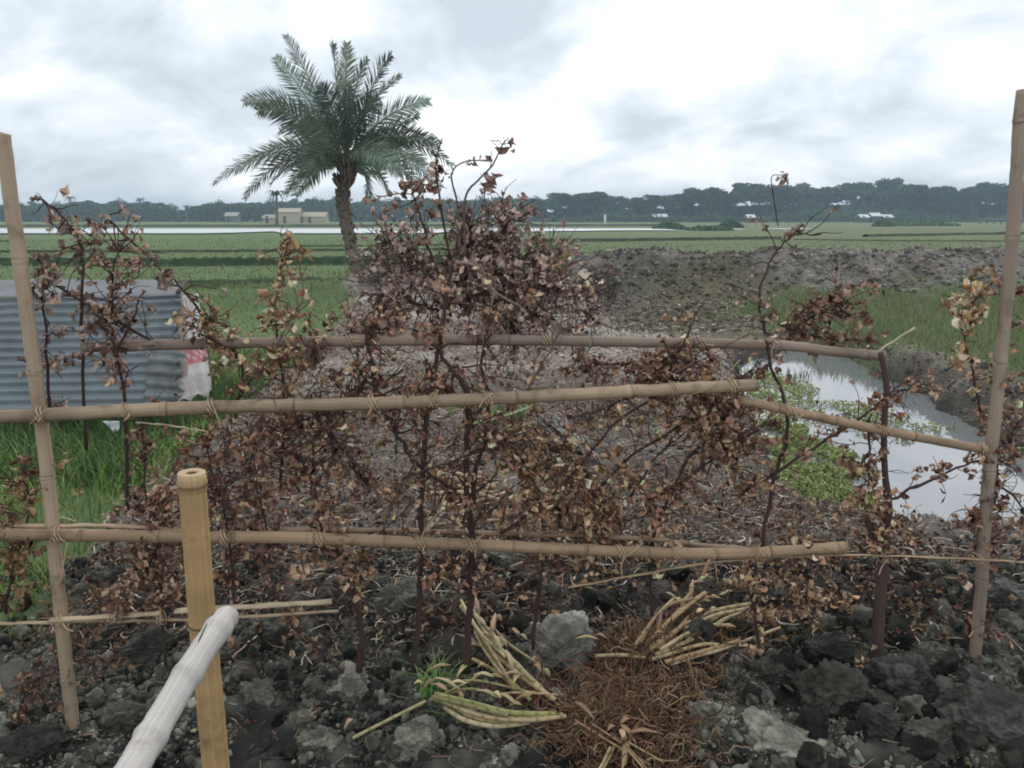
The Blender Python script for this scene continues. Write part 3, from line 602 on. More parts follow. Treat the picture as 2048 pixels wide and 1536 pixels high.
branch('red leaf bunch clinging to the middle of the forked stake', [(1770, 1120), (1760, 1040), (1745, 970), (1735, 920)], .005, .002, 200, 26, .12, -.03, RD+TN, .0, grp=G1)
branch('thin branch reaching right from the forked stake over the water', [(1778, 1000), (1850, 965), (1930, 930), (2000, 905)], .006, .003, 60, 12, .14, .0, RD, .0, grp=G1)
branch('leafy stem wound around the tall right post', [(1930, 1370), (1948, 1200), (1968, 1080), (1992, 960), (1992, 850), (2004, 720), (2022, 560)], .012, .005, 240, 30, .14, .03, RD+BR, .1, grp=G1, col=(.07, .04, .036))
branch('tan drooping leaf stalk high beside the tall right post', [(1960, 820), (1940, 720), (1925, 640), (1990, 560)], .004, .002, 150, 20, .13, .05, TN, .2, grp=G1, lsize=.028)
branch('brown leaves spreading at the right edge behind the post', [(1990, 900), (2030, 860), (2060, 780), (2080, 640)], .005, .002, 160, 22, .15, .1, BR+TN, .0, grp=G1)
branch('small red leaf spray at the right edge above the water', [(1980, 950), (2040, 1010), (2070, 1060)], .005, .002, 70, 12, .13, .0, RD, .0, grp=G1)
branch('brown leaf bunch low at the right edge beside the post', [(1990, 1110), (1960, 1060), (1930, 1010)], .005, .002, 150, 20, .12, .02, RD+BR, .0, grp=G1)
branch('dark stub with hanging tan leaves left of the forked stake', [(1508, 1365), (1516, 1280), (1508, 1190), (1512, 1110)], .008, .005, 150, 16, .10, .05, MX, .3, grp=G1)
branch('curled leaves under the lower rail left of the forked stake', [(1560, 1150), (1620, 1200), (1680, 1210)], .004, .002, 170, 20, .13, .06, BR+TN, .0, grp=G1)
branch('thin dark twig lying in the soil right of the forked stake', [(1650, 1208, .3), (1760, 1235, .25), (1860, 1262, .2), (1965, 1290, .15)], .006, .006, 8, 4, .12, .05, BR, .2, grp=G1, col=(.10, .075, .07))
branch('bare grey twig curving across the dark gap left of centre', [(770, 1120), (785, 1180), (830, 1215), (920, 1190), (1060, 1140)], .003, .0015, 5, 4, .1, .1, BR, .3, grp=G1, col=(.22, .18, .16))
branch('leaning twig stuck in the soil under the split bamboo', [(690, 1345), (630, 1290), (580, 1250)], .005, .003, 40, 8, .14, .05, BR, .3, grp=G1)
branch('yellow leaf sprig hanging from the foot of the forked stake', [(1740, 1260), (1735, 1320), (1715, 1370)], .003, .001, 26, 6, .07, -.03, TN, .3, grp=G1, wob=.001)

# ------------------------------------------------------------------ bamboo fence
BAM = np.array([.36, .24, .14])
def bamboo(mb, P, r, node=.27, col=BAM, ns=14, ph=.1, wob=.0, taper=1.0, openend=False):
    P = np.asarray(P, float); S0 = smooth_path(P, 8); d = np.concatenate([[0], np.cumsum(np.linalg.norm(np.diff(S0, axis=0), axis=1))]); Lt = d[-1]
    stn = set(np.round(np.arange(0, Lt, .03), 4)); nodes = np.arange(ph, Lt, node); nodes = nodes+rng.normal(0, .015, len(nodes))
    for q in nodes:
        for dd in (-.012, -.006, -.002, .002, .006, .012): stn.add(round(float(q+dd), 4))
    stn = np.array(sorted([a for a in stn if 0 <= a < Lt]+[Lt])); S = np.stack([np.interp(stn, d, S0[:, k]) for k in range(3)], 1)
    S += rng.normal(0, .0006, S.shape)
    rr = np.full(len(stn), r)*np.linspace(1, taper, len(stn)); cc = np.tile(np.array(col, float), (len(stn), 1))
    if len(nodes):
        dn = np.min(np.abs(stn[:, None]-nodes[None]), 1); sg = stn-nodes[np.argmin(np.abs(stn[:, None]-nodes[None]), 1)]
        rr = rr*(1+.09*np.exp(-(dn/.006)**2)+.04*np.exp(-(dn/.03)**2)); cc = cc*(1-.40*np.exp(-((sg-.006)/.004)**2)+.15*np.exp(-((sg+.006)/.004)**2))[:, None]
    seg = fbm(stn*3.1+col[0]*50, stn*0+3, 3, int(r*1e5) % 97)[:, None]; cc = cc*(.55+.95*seg)*np.array([1, 1, 1.])+.02*(1-seg)
    tube(mb, S, rr, ns, cc, True)
def px3(pts, off=0.): return [at(p[0], p[1], FY(p[0])+off+(p[2] if len(p) > 2 else 0)) for p in pts]
fence = thing('bamboo_fence', 'rough bamboo fence of round rails lashed with straw to tall end posts', 'fence', at(1024, 1400, 2.7))
def fpart(nm, pts, r, off=0., col=BAM, **k):
    m = MB(); bamboo(m, px3(pts, off), r, col=col, **k); return m.build(nm, M_bam, fence)
fpart('post', [(158, 1560), (148, 1470), (122, 1230), (95, 950), (72, 760), (42, 540), (22, 400), (5, 268)], .0215, .0, (.42, .32, .22), node=.36, ph=.05)
fpart('post', [(1938, 1400), (1948, 1330), (1962, 1180), (1975, 980), (1995, 780), (2025, 480), (2040, 250), (2047, 180)], .0225, .0, (.33, .26, .195), node=.42, ph=.12)
ro = .045
fpart('rail', [(165, 694, -.0), (450, 687), (700, 682), (1000, 680), (1300, 685), (1560, 691), (1660, 702), (1768, 712)], .0185, .10, (.25, .19, .145), node=.33)
fpart('rail', [(-60, 836), (85, 830), (400, 815), (700, 808), (1000, 797), (1350, 778), (1515, 770)], .0215, -ro, (.35, .26, .17), node=.38, ph=.2)
fpart('rail', [(1478, 800), (1600, 826), (1760, 860), (1972, 900)], .0165, -ro*.5, (.37, .25, .155), node=.3)
fpart('rail', [(-60, 1068), (120, 1070), (350, 1073), (600, 1076), (950, 1090), (1300, 1105), (1500, 1106), (1690, 1094)], .0205, -ro, (.34, .235, .14), node=.24)
# split bamboo strips (half culms)
def split(pts, w_, off, col, nm='split_rail'):
    w_ = w_*1.3
    m = MB(); S = smooth_path(px3(pts, off), 8); S += rng.normal(0, .001, S.shape); tube(m, S, w_*(1+.12*np.sin(np.arange(len(S))*1.3)), 8, np.array(col)*(.85+.3*rng.random((len(S), 1))), True, squash=.35); return m.build(nm, M_bam, fence)
split([(-50, 1048), (100, 1052), (250, 1052), (390, 1064)], .011, .0, (.42, .31, .20))
split([(560, 1062), (750, 1060), (950, 1066), (1200, 1072), (1400, 1090), (1560, 1106)], .015, .06, (.24, .16, .105))
split([(-50, 1249), (150, 1243), (400, 1238), (678, 1222)], .0075, -.02, (.40, .31, .19))
split([(100, 1240), (240, 1232), (322, 1226)], .012, -.03, (.46, .36, .235))
split([(350, 1222), (480, 1214), (664, 1203)], .013, -.03, (.47, .38, .26))
split([(1135, 1175), (1320, 1142), (1480, 1119), (1700, 1111), (1900, 1116), (2120, 1128)], .0055, -.05, (.38, .27, .16))
split([(1730, 720), (1760, 700), (1830, 655)], .006, .1, (.42, .34, .22), 'stick')
split([(270, 845), (330, 850), (410, 862)], .004, -.06, (.5, .42, .27), 'stick')
# forked stake of dark wood
m = MB(); S = smooth_path(px3([(1742, 1420), (1752, 1310), (1760, 1200), (1768, 1105), (1776, 1010), (1770, 947), (1768, 860), (1773, 772), (1761, 705)], .0), 6)
tube(m, S, np.interp(np.arange(len(S)), [0, 12, 22, 30, len(S)-1], [.030, .027, .022, .014, .012])*.82, 10, (.10, .065, .06), lump=.12)
S = smooth_path(px3([(1764, 1100), (1748, 1080), (1738, 1050), (1730, 1030)], .0), 4); tube(m, S, np.linspace(.017, .010, len(S)), 8, (.09, .058, .052), lump=.2)
m.build('forked_stake', M_wood, fence)
# straw lashings
def tie(px, py, r=.026, off=-ro, ax=(1, .15, 0), turns=2, tilt=.5, col=(.46, .34, .21)):
    c = at(px, py, FY(px)+off); ax = np.array(ax, float); ax /= np.linalg.norm(ax); m = MB()
    a1 = np.cross(ax, [0, 0, 1]); a1 /= np.linalg.norm(a1); a2 = np.cross(ax, a1)
    t = np.linspace(0, turns*2*math.pi, turns*14); rr = r*(1+.05*rng.random(len(t)))
    P = c+a1*(np.cos(t)*rr)[:, None]*1.1+a2*(np.sin(t)*rr)[:, None]+ax*((t/t[-1]-.5)*.022+tilt*.02*np.sin(t))[:, None]
    tube(m, P, .0028, 5, np.array(col)*rng.uniform(.7, 1.15), True, squash=.6)
    e_ = P[-1]; d = rng.normal(size=3)*.6+np.array([0, -.2, -.3]); Q = smooth_path([e_, e_+d*.02, e_+d*.035+rng.normal(0, .01, 3)], 3); tube(m, Q, .0025, 4, col)
    return m.build('tie', M_straw, fence)
for px, py in ((85, 829), (255, 822), (425, 813), (745, 806), (868, 803), (975, 798), (1345, 778), (1462, 772)): tie(px, py)
for px, py in ((120, 1070), (450, 1074), (640, 1077), (842, 1086), (945, 1091), (1240, 1103), (1350, 1105), (1512, 1106)): tie(px, py)
for px, py in ((880, 681), (240, 692), (1400, 687), (1535, 690), (1090, 681), (700, 682)): tie(px, py, .023, .10)
for px, py in ((1575, 820), (1765, 862), (1962, 898)): tie(px, py, .022, -ro*.5)
for px, py, o_ in ((125, 1238, -.02), (322, 1235, -.02), (1762, 1112, -.02), (1955, 1118, -.02), (1515, 1118, -.03)): tie(px, py, .024, o_)
for px, py in ((2012, 575), (2000, 700)): tie(px, py, .027, .0, (0, 0, 1), 2, .8)
# diagonal wraps of split straw at the crossings
def wrap(pts, r=.003, col=(.48, .36, .22)):
    m = MB(); tube(m, smooth_path(px3(pts, -ro-.024), 5), r, 5, np.array(col)*rng.uniform(.75, 1.1), True, squash=.5); m.build('tie', M_straw, fence)
for a in ([(58, 850), (85, 825), (100, 816)], [(735, 832), (752, 800), (758, 796)], [(858, 815), (870, 795), (875, 780)], [(958, 815), (968, 800), (985, 786)], [(840, 1090), (850, 1060), (880, 1020), (890, 990)], [(930, 1105), (950, 1085), (968, 1068)],
          [(1250, 1115), (1270, 1100), (1285, 1085)], [(1498, 1118), (1515, 1095), (1522, 1086)], [(96, 1085), (118, 1060), (120, 1035), (150, 1042)], [(120, 1170), (128, 1120), (135, 1085)], [(640, 1085), (645, 1072), (650, 1058)], [(1380, 790), (1430, 770), (1480, 720)]): wrap(a)

# near post and whitish pole
def bambooobj(name, label, P, r, col, origin, **k):
    m = MB(); bamboo(m, P, r, col=col, **k); o = m.build(name, M_bam, None, origin=origin); return tag(o, label, 'bamboo pole')
npst = thing('bamboo_post', 'thick yellow bamboo post cut flat at its top, nearest the camera', 'post', at(440, 1536, 1.5))
P = [at(448, 1760, 1.5), at(432, 1536, 1.5), at(405, 1240, 1.5), at(383, 945, 1.5)]
S0 = smooth_path(P, 10); top = S0[-1]; axd = S0[-1]-S0[-4]; axd /= np.linalg.norm(axd)
m = MB(); rad = np.linspace(.0285, .0255, len(S0)); cc = np.tile([.44, .285, .135], (len(S0), 1))*(.9+.2*rng.random((len(S0), 1))); tube(m, S0, rad, 24, cc, False)
# node, upper stub, flat cut rim with hole
def ring_stack(m, c, ax, prof, col, ns=24):
    ref = np.array([1., 0, 0]); a = np.cross(ax, ref); a /= np.linalg.norm(a); b = np.cross(ax, a)
    P = []; 
    for h_, r_ in prof:
        for k in range(ns): t = 2*math.pi*k/ns; P.append(c+ax*h_+(a*math.cos(t)+b*math.sin(t))*r_)
    n_ = len(prof); q = [[i*ns+j, i*ns+(j+1) % ns, (i+1)*ns+(j+1) % ns, (i+1)*ns+j] for i in range(n_-1) for j in range(ns)]
    stt = np.zeros((len(P), 3)); stt[:, 0] = np.tile(np.cos(2*np.pi*np.arange(ns)/ns), n_); stt[:, 1] = np.tile(np.sin(2*np.pi*np.arange(ns)/ns), n_); stt[:, 2] = np.repeat([p[0] for p in prof], ns)
    m.add(np.array(P), None, q, np.repeat(np.array(col), ns, 0) if np.ndim(col) == 2 else col, stt)
prof = [(-.038, .0262), (-.030, .0283), (-.026, .0270), (-.020, .0290), (-.012, .0265), (0, .0262), (.0, .0262), (.001, .0250), (.0, .011), (-.002, .0085), (-.03, .008), (-.03, .0)]
cols = np.array([[.40, .26, .13], [.30, .18, .09], [.16, .095, .05], [.42, .28, .14], [.46, .31, .16], [.5, .35, .19], [.5, .36, .2], [.5, .37, .22], [.42, .3, .18], [.15, .09, .05], [.04, .03, .02], [.03, .02, .015]])
ring_stack(m, top, axd, prof, cols); m.build('culm', M_bam, npst)
m = MB(); c0 = at(407, 1247, 1.5); ring_stack(m, c0, axd, [(-.012, .0275), (-.006, .0295), (0, .0278), (.004, .0292), (.009, .0270)], np.array([[.4, .26, .13], [.45, .3, .16], [.12, .07, .04], [.40, .26, .13], [.42, .27, .13]])); m.build('node_ring', M_bam, npst)
WP = [at(462, 1222, 1.42), at(400, 1310, 1.3), at(330, 1425, 1.18), at(272, 1525, 1.08), at(200, 1640, .98), at(120, 1770, .88)]
m = MB(); S = smooth_path(WP, 12)+rng.normal(0, .0004, (61, 3)); d = np.concatenate([[0], np.cumsum(np.linalg.norm(np.diff(S, axis=0), axis=1))])
rr = .0235+.002*d; cc = np.tile([.50, .47, .44], (len(S), 1))
for q in (.055, .17, .30, .44):
    rr = rr*(1+.14*np.exp(-((d-q)/.012)**2)); cc = cc*(1-.12*np.exp(-((d-q-.012)/.007)**2))[:, None]
rr[0] *= .5; rr[1] *= .85
tube(m, S, rr, 20, cc, True)
pole = thing('bamboo_pole', 'whitish weathered bamboo pole slanting to the near post', 'pole', WP[0])
m.build('culm', mat('weathered_bamboo', .75, 2.2, .24, .35, 8, .3, streak=True, bdist=.003, stain=(.66, .62, .57), sscale=14, slo=.54), pole)
m = MB(); S2 = smooth_path([at(427, 1228, 1.385), at(412, 1255, 1.345), at(397, 1285, 1.30)], 4); S2[:, 2] += .002; tube(m, S2, [.0008]+[.0016]*(len(S2)-2)+[.0008], 4, (.10, .085, .08)); m.build('crack', M_wood, pole)

# ------------------------------------------------------------------ ground litter
mb = MB(); n = 52000; Y = 3.0+9*rng.random(n)**1.8; X = rng.uniform(-.75, .62, n)*Y+.2*rng.normal(size=n)
_, _, so_, gb_ = zones(X, Y); dens = sst(.38, .62, fbm(X*1.2+3, Y*1.2, 3, 8)); k = (rng.random(n) < sst(2.9, 3.8, Y)+.25) & (so_ > .5) & (gb_ < .3) & (psdf(X, Y, pond) > .05) & (rng.random(n) < .15+.85*dens); X, Y = X[k], Y[k]; n = len(X)
leaves(mb, np.stack([X, Y, H(X, Y)+.015+.02*rng.random(n)], 1), rng.uniform(.014, .036, n), lpal(n, BR+RD+TN)*.78, 0)
n = 700; Y = rng.uniform(2.3, 3.4, n); X = rng.uniform(-.72, .7, n)*Y; k = rng.random(n) < sst(.35, .6, fbm(X*2, Y*2, 3, 12)); X, Y = X[k], Y[k]; n = len(X)
leaves(mb, np.stack([X, Y, H(X, Y)+.02+.02*rng.random(n)], 1), rng.uniform(.014, .03, n), pal(n, BR+TN, .2)*.8, 0)
tag(mb.build('leaf_litter', M_leaf), 'brown dead leaves scattered over the dug spit behind the fence', 'leaf litter', kind='stuff')
def strands(mb, X, Y, Z, Ln, W, cols, seg=5, bend=.5):
    n = len(X); a = rng.random(n)*2*math.pi; p = np.stack([X, Y, Z], 1); V = []; da = rng.normal(0, bend, n); dz = rng.normal(.15, .3, n)
    for k in range(seg+1):
        d = np.stack([np.cos(a), np.sin(a), dz*(1-k/seg*1.6)], 1); sd_ = np.stack([-np.sin(a), np.cos(a), rng.normal(0, .5, n)], 1)*(W*(1-.5*abs(k/seg*2-1)))[:, None]*.5
        V.append(p-sd_); V.append(p+sd_); p = p+d*(Ln/seg)[:, None]; a = a+da*.6+rng.normal(0, bend*.5, n)
    V = np.stack(V, 1).reshape(-1, 3); m = 2*(seg+1); b = np.arange(n)*m
    mb.add(V, None, np.concatenate([np.stack([b+2*k, b+2*k+1, b+2*k+3, b+2*k+2], 1) for k in range(seg)]), np.repeat(cols, m, 0))
n = 60000; Y = 2.95+11*rng.random(n)**1.3; X = rng.uniform(-.75, .75, n)*Y
_, _, so_, gb_ = zones(X, Y); k = (rng.random(n) < sst(2.9, 3.9, Y)+.12) & (so_ > .5) & (gb_ < .6) & (psdf(X, Y, pond) > .02) & (rng.random(n) < .3+.9*sst(.4, .6, fbm(X*1.6+9, Y*1.6, 3, 88))); X, Y = X[k], Y[k]; n = len(X)
strands(mb, X, Y, H(X, Y)+.012+.02*rng.random(n), rng.uniform(.02, .13, n), rng.uniform(.0015, .0055, n)*(1+.06*Y), earth(n, [(.36, .31, .25), (.25, .21, .17), (.46, .41, .34), (.14, .11, .09), (.09, .07, .06), (.30, .17, .11)], .2))
n = 5000; Y = rng.uniform(13, 18.5, n); X = rng.uniform(-.8, 16, n); _, _, _, gb_ = zones(X, Y); k = gb_ < .5; X, Y = X[k], Y[k]; n = len(X)
strands(mb, X, Y, H(X, Y)+.02, rng.uniform(.08, .4, n), rng.uniform(.008, .02, n), earth(n, [(.3, .24, .18), (.2, .16, .12), (.4, .33, .26), (.10, .08, .065)], .2))
n = 1800; Y = rng.uniform(1.5, 3.2, n); X = rng.uniform(-.7, .7, n)*Y
strands(mb, X, Y, H(X, Y)+.02, rng.uniform(.01, .06, n), rng.uniform(.001, .003, n), earth(n, [(.3, .24, .17), (.18, .14, .1), (.1, .08, .06)], .2))
n = 2600
for i in range(n):
    if i % 5 == 0: y_ = rng.uniform(1.5, 3.2); 
    else: y_ = 3.1+7*rng.random()**1.6
    x_ = rng.uniform(-.62, .6)*y_; _, _, s_, _ = zones(np.array([x_]), np.array([y_]))
    if s_[0] < .5 or psdf(np.array([x_]), np.array([y_]), pond)[0] < .1: continue
    a = rng.random()*math.pi*2; ln = rng.uniform(.03, .16)*(1 if i % 5 else .7); z = float(H(x_, y_)[0])+.02; q = np.array([x_, y_, z]); P = [q]; a2 = a
    for s_ in range(3): a2 += rng.normal(0, .5); P.append(P[-1]+np.array([math.cos(a2), math.sin(a2), rng.normal(0, .25)])*ln/3)
    tube(mb, np.array(P), rng.uniform(.0009, .0024), 4, np.array([(.30, .22, .15), (.20, .14, .10), (.10, .07, .055), (.36, .28, .2)][rng.integers(0, 4)]), False)
tag(mb.build('twig_litter', M_straw), 'thin dry straws and twigs strewn on the soil', 'twigs', kind='stuff')

# ------------------------------------------------------------------ uprooted cane clumps
def gz(px, py, up=0.0):
    p = gnd(px, py, -.15+up); return np.array([p[0], p[1], -.15+up])
def cane(mb, pts, r, col, node=.045, taper=.97):
    S = smooth_path([gz(*p) for p in pts], 14); d = np.concatenate([[0], np.cumsum(np.linalg.norm(np.diff(S, axis=0), axis=1))]); nd = np.arange(.02+rng.random()*.03, d[-1], node)
    dn = np.min(np.abs(d[:, None]-nd[None]), 1) if len(nd) else d*0+1
    tube(mb, S, r*np.linspace(1, taper, len(S))*(1+.16*np.exp(-(dn/.006)**2)), 9, np.array(col)*(1-.55*np.exp(-(dn/.0045)**2))[:, None]*(.7+.6*fbm(d*40, d*0+r*900, 3, 2))[:, None], lump=.12)
def roots(mb, c, n, ln, spread, cols, down=.3, rad=.0016):
    for i in range(n):
        p = c+rng.normal(0, 1, 3)*spread; d = rng.normal(size=3); d[2] = abs(d[2])*.3-down; d /= np.linalg.norm(d); P = [p]; L_ = ln*rng.uniform(.4, 1.3)
        for s_ in range(6): d = d+rng.normal(0, .35, 3); d /= np.linalg.norm(d); P.append(P[-1]+d*L_/6)
        P = np.array(P); fl = H(P[:, 0], P[:, 1])+.03; P[:, 2] = np.maximum(P[:, 2], fl+rng.random(7)*.03); tube(mb, smooth_path(P, 2), rad*rng.uniform(.5, 1.5), 4, pal(1, cols, .25)[0], False)
def clump(label, base, canes, ccol, rootc, nr, rl, rs, shoots=(), husks=0, grp='heaps of uprooted canes with their roots', rk=.80, lift=.06):
    t = thing('cane_clump', label, 'cane clump', gz(*base), grp); 
    for pts, r in list(canes)+([([(q[0]+dx_, q[1]+dy_, q[2]+.008) for q in p_[k_:]], r_*.8) for (p_, r_), dx_, dy_, k_ in zip(canes[:3], rng.normal(0, 14, 3), rng.normal(0, 9, 3), rng.integers(0, 2, 3))] if lift > .02 else []):
        m = MB(); cane(m, [(q[0], q[1], q[2]+lift) for q in pts], r*rk, pal(1, ccol, .12)[0]); m.build('cane', M_straw, t)
    for c_, n_, s_ in rootc:
        m = MB(); roots(m, gz(*c_), n_, rl, np.array([s_, s_*.7, s_*.3])*rs, [(.22, .12, .07), (.33, .20, .12), (.13, .07, .045), (.42, .29, .18), (.18, .12, .08)], .3, .0019)
        m.build('root_tuft', M_wood, t)
    if shoots:
        for (px, py, n_, l_) in shoots:
            m = MB(); b = gz(px, py, .03); X = b[0]+rng.normal(0, .012, n_); Y = b[1]+rng.normal(0, .012, n_)
            blades(m, X, Y, np.full(n_, b[2]), rng.uniform(.5, 1.2, n_)*l_, np.full(n_, .0075), pal(n_, [(.16, .30, .07), (.22, .36, .10), (.09, .20, .06)]), 1.1, 5)
            m.build('green_shoot', M_green, t)
    if husks:
        for i in range(husks):
            m = MB(); c_ = canes[rng.integers(0, len(canes))][0]; k = rng.integers(0, len(c_)-1); a = gz(*c_[k]); b = gz(*c_[k+1]); u = rng.random(); p = a*(1-u)+b*u+np.array([0, 0, .012+lift]); d = (b-a)/np.linalg.norm(b-a)+rng.normal(0, .35, 3); l_ = rng.uniform(.03, .10)
            tube(m, smooth_path([p, p+d*l_*.5+[0, 0, .012], p+d*l_], 4), 2.2*np.array([.001, .003, .005, .005, .005, .004, .003, .002, .001]), 5, pal(1, [(.42, .31, .18), (.34, .22, .12), (.48, .40, .22)], .2)[0], squash=.2)
            m.build('dry_sheath', M_straw, t)
    return t
YG = [(.38, .35, .15), (.44, .36, .18), (.30, .29, .12), (.48, .38, .22)]
YB = [(.42, .31, .16), (.36, .25, .12), (.47, .38, .22)]
clump('upper bundle of yellow green canes with dry sheaths left of the pale lump', (1040, 1370), [
    ([(1110, 1400, .02), (1040, 1350, .05), (985, 1300, .06), (950, 1250, .08), (922, 1212, .10)], .011), ([(1090, 1385, .03), (1030, 1325, .07), (975, 1270, .09), (940, 1210, .12)], .010),
    ([(1060, 1400, .02), (1010, 1350, .03), (975, 1300, .05), (955, 1262, .06)], .009), ([(1050, 1395, .01), (995, 1345, .02), (945, 1318, .03)], .009),
    ([(1030, 1380, .04), (1000, 1330, .08), (972, 1285, .10)], .008), ([(1080, 1330, .03), (1020, 1290, .05), (985, 1255, .07)], .007)], YG+YB, [((1080, 1390, .03), 70, 1.0)], 0, .12, .05, [(938, 1195, 26, .24), (930, 1215, 14, .12), (905, 1240, 8, .07)], 34)
clump('lower bundle of green canes with grassy shoots at the bottom', (1120, 1430), [
    ([(1125, 1430, .02), (1050, 1438, .04), (960, 1430, .05), (865, 1395, .06)], .011), ([(1110, 1428, .03), (1020, 1425, .06), (940, 1405, .07), (870, 1388, .07)], .011),
    ([(1060, 1445, .02), (990, 1452, .03), (930, 1440, .04), (890, 1415, .04)], .010), ([(1000, 1440, .05), (930, 1420, .06), (880, 1400, .07)], .009),
    ([(852, 1402, .05), (780, 1438, .03), (706, 1476, .02)], .0065), ([(1075, 1388, .03), (960, 1362, .04), (898, 1365, .05)], .0055), ([(1010, 1392, .04), (940, 1378, .04), (890, 1390, .04)], .006), ([(1120, 1390, .02), (1040, 1385, .05), (985, 1390, .04)], .005), ([(960, 1350, .04), (920, 1372, .05), (860, 1400, .06)], .005)],
    YG, [((1060, 1405, .02), 60, 1.1)], 0, .12, .06, [(848, 1392, 20, .15), (880, 1385, 30, .16), (905, 1440, 9, .10)], 22)
clump('large fanned heap of yellow canes behind a rusty mass of roots', (1300, 1290), [
    ([(1290, 1290, .04), (1340, 1240, .08), (1375, 1210, .10), (1410, 1185, .12)], .010), ([(1300, 1295, .03), (1370, 1250, .06), (1430, 1222, .08), (1500, 1208, .09)], .011),
    ([(1310, 1310, .03), (1390, 1275, .05), (1450, 1238, .06), (1490, 1225, .07)], .010), ([(1330, 1325, .02), (1400, 1305, .04), (1480, 1282, .05)], .011),
    ([(1280, 1285, .05), (1310, 1235, .09), (1350, 1195, .11)], .009), ([(1300, 1300, .04), (1350, 1265, .06), (1380, 1230, .07)], .010), ([(1320, 1300, .05), (1400, 1255, .08), (1460, 1250, .07)], .009), ([(1270, 1290, .06), (1330, 1215, .12), (1400, 1195, .11)], .008), ([(1340, 1330, .01), (1400, 1310, .03), (1440, 1300, .04), (1560, 1255, .04)], .007), ([(1290, 1315, .03), (1240, 1310, .05), (1190, 1312, .06)], .008), ([(1300, 1320, .02), (1400, 1290, .04), (1450, 1292, .05)], .009)],
    YB, [((1290, 1320, .01), 120, 1.2), ((1300, 1292, .09), 130, 1.1), ((1335, 1270, .10), 60, 1.0), ((1250, 1380, .03), 300, 1.7), ((1230, 1450, .03), 330, 1.8), ((1300, 1430, .02), 210, 1.7), ((1190, 1420, .03), 150, 1.3), ((1260, 1520, .02), 240, 2.0), ((1390, 1275, .0), 40, 1.2), ((1140, 1470, .02), 70, 1.3), ((1350, 1370, .02), 110, 1.5), ((1390, 1330, .02), 80, 1.3), ((1440, 1290, .02), 60, 1.2), ((1220, 1330, .02), 90, 1.2), ((1330, 1490, .01), 70, 1.4), ((1480, 1240, .02), 40, 1.2)], 0, .15, .05, (), 30)
clump('thin tan cane stems sticking down out of the roots at the bottom edge', (1150, 1500), [([(1150, 1440, .03), (1230, 1490, .03), (1300, 1530, .02)], .004), ([(1180, 1445, .03), (1260, 1500, .03), (1310, 1560, .02)], .004), ([(1230, 1490, .02), (1210, 1530, .02), (1180, 1570, .02)], .006), ([(1260, 1480, .02), (1250, 1530, .02)], .004)], YB, [((1230, 1510, .02), 60, 1.2)], 0, .12, .05, (), 8)
# pale straw heap behind the lower rail
def gz2(px, py, up=0.0):
    p = gnd(px, py, .03+up); return np.array([p[0], p[1], .03+up])
gz_old = gz
gz = gz2
clump('pale heap of old canes behind the lower rail near the centre stake', (900, 1020), [([(840, 990, .06), (900, 985, .08), (985, 988, .06)], .013), ([(870, 955, .06), (930, 960, .08), (990, 975, .05)], .014), ([(890, 1000, .08), (880, 1035, .05), (845, 1065, .03)], .010), ([(830, 950, .03), (900, 948, .05), (985, 960, .05)], .010), ([(930, 990, .05), (920, 1030, .03), (900, 1060, .02)], .008),
    ([(900, 965, .08), (950, 985, .08), (1000, 1000, .06)], .009), ([(860, 1050, .03), (930, 1045, .04), (1000, 1040, .03)], .008), ([(900, 1015, .04), (960, 1000, .05), (1010, 985, .05)], .007), ([(820, 1010, .03), (880, 1030, .04), (940, 1030, .03)], .007)],
    [(.48, .38, .26), (.42, .32, .21), (.52, .43, .3)], [((900, 1020, .03), 40, 2.0), ((930, 990, .02), 40, 2)], 0, .2, .08, (), 40, 'old cane heaps on the spit', 1.1, .01)
clump('green shooting clump behind the middle rail right of the centre stake', (1000, 850), [([(940, 850, .05), (1000, 835, .08), (1060, 815, .1)], .01), ([(960, 870, .04), (1020, 860, .05), (1070, 850, .05)], .008), ([(930, 880, .03), (1000, 878, .05), (1060, 890, .03)], .008)],
    [(.30, .30, .17), (.25, .28, .14)], [((1000, 860, .02), 30, 2)], 0, .2, .1, [(990, 850, 30, .26), (1040, 840, 26, .25), (950, 850, 14, .2), (900, 830, 14, .2), (870, 815, 10, .2), (960, 800, 8, .2)], 16, 'old cane heaps on the spit', 1.1, .01)
cs = []
for i in range(26): a = rng.uniform(-1, 1); cs.append(([(1090+a*20+rng.uniform(0, 40), 835+rng.uniform(-15, 40), .02), (1150+a*15, 865+rng.uniform(-5, 25), .07), (1200+rng.uniform(-20, 20), 905+rng.uniform(-15, 15), .03)], .006))
clump('grey weathered bundle of straight stalks lying behind the middle rail', (1150, 870), cs, [(.17, .15, .135), (.11, .095, .085), (.22, .2, .18)], [((1150, 880, .02), 20, 2)], 0, .2, .08, (), 0, 'old cane heaps on the spit', 1.1, .01)
cs = []
for i in range(9): cs.append(([(700+rng.uniform(-40, 60), 700+rng.uniform(-10, 20), .02), (730+rng.uniform(-40, 60), 690, .05), (790+rng.uniform(-40, 60), 690+rng.uniform(-20, 20), .03)], .008))
gz = gz_old

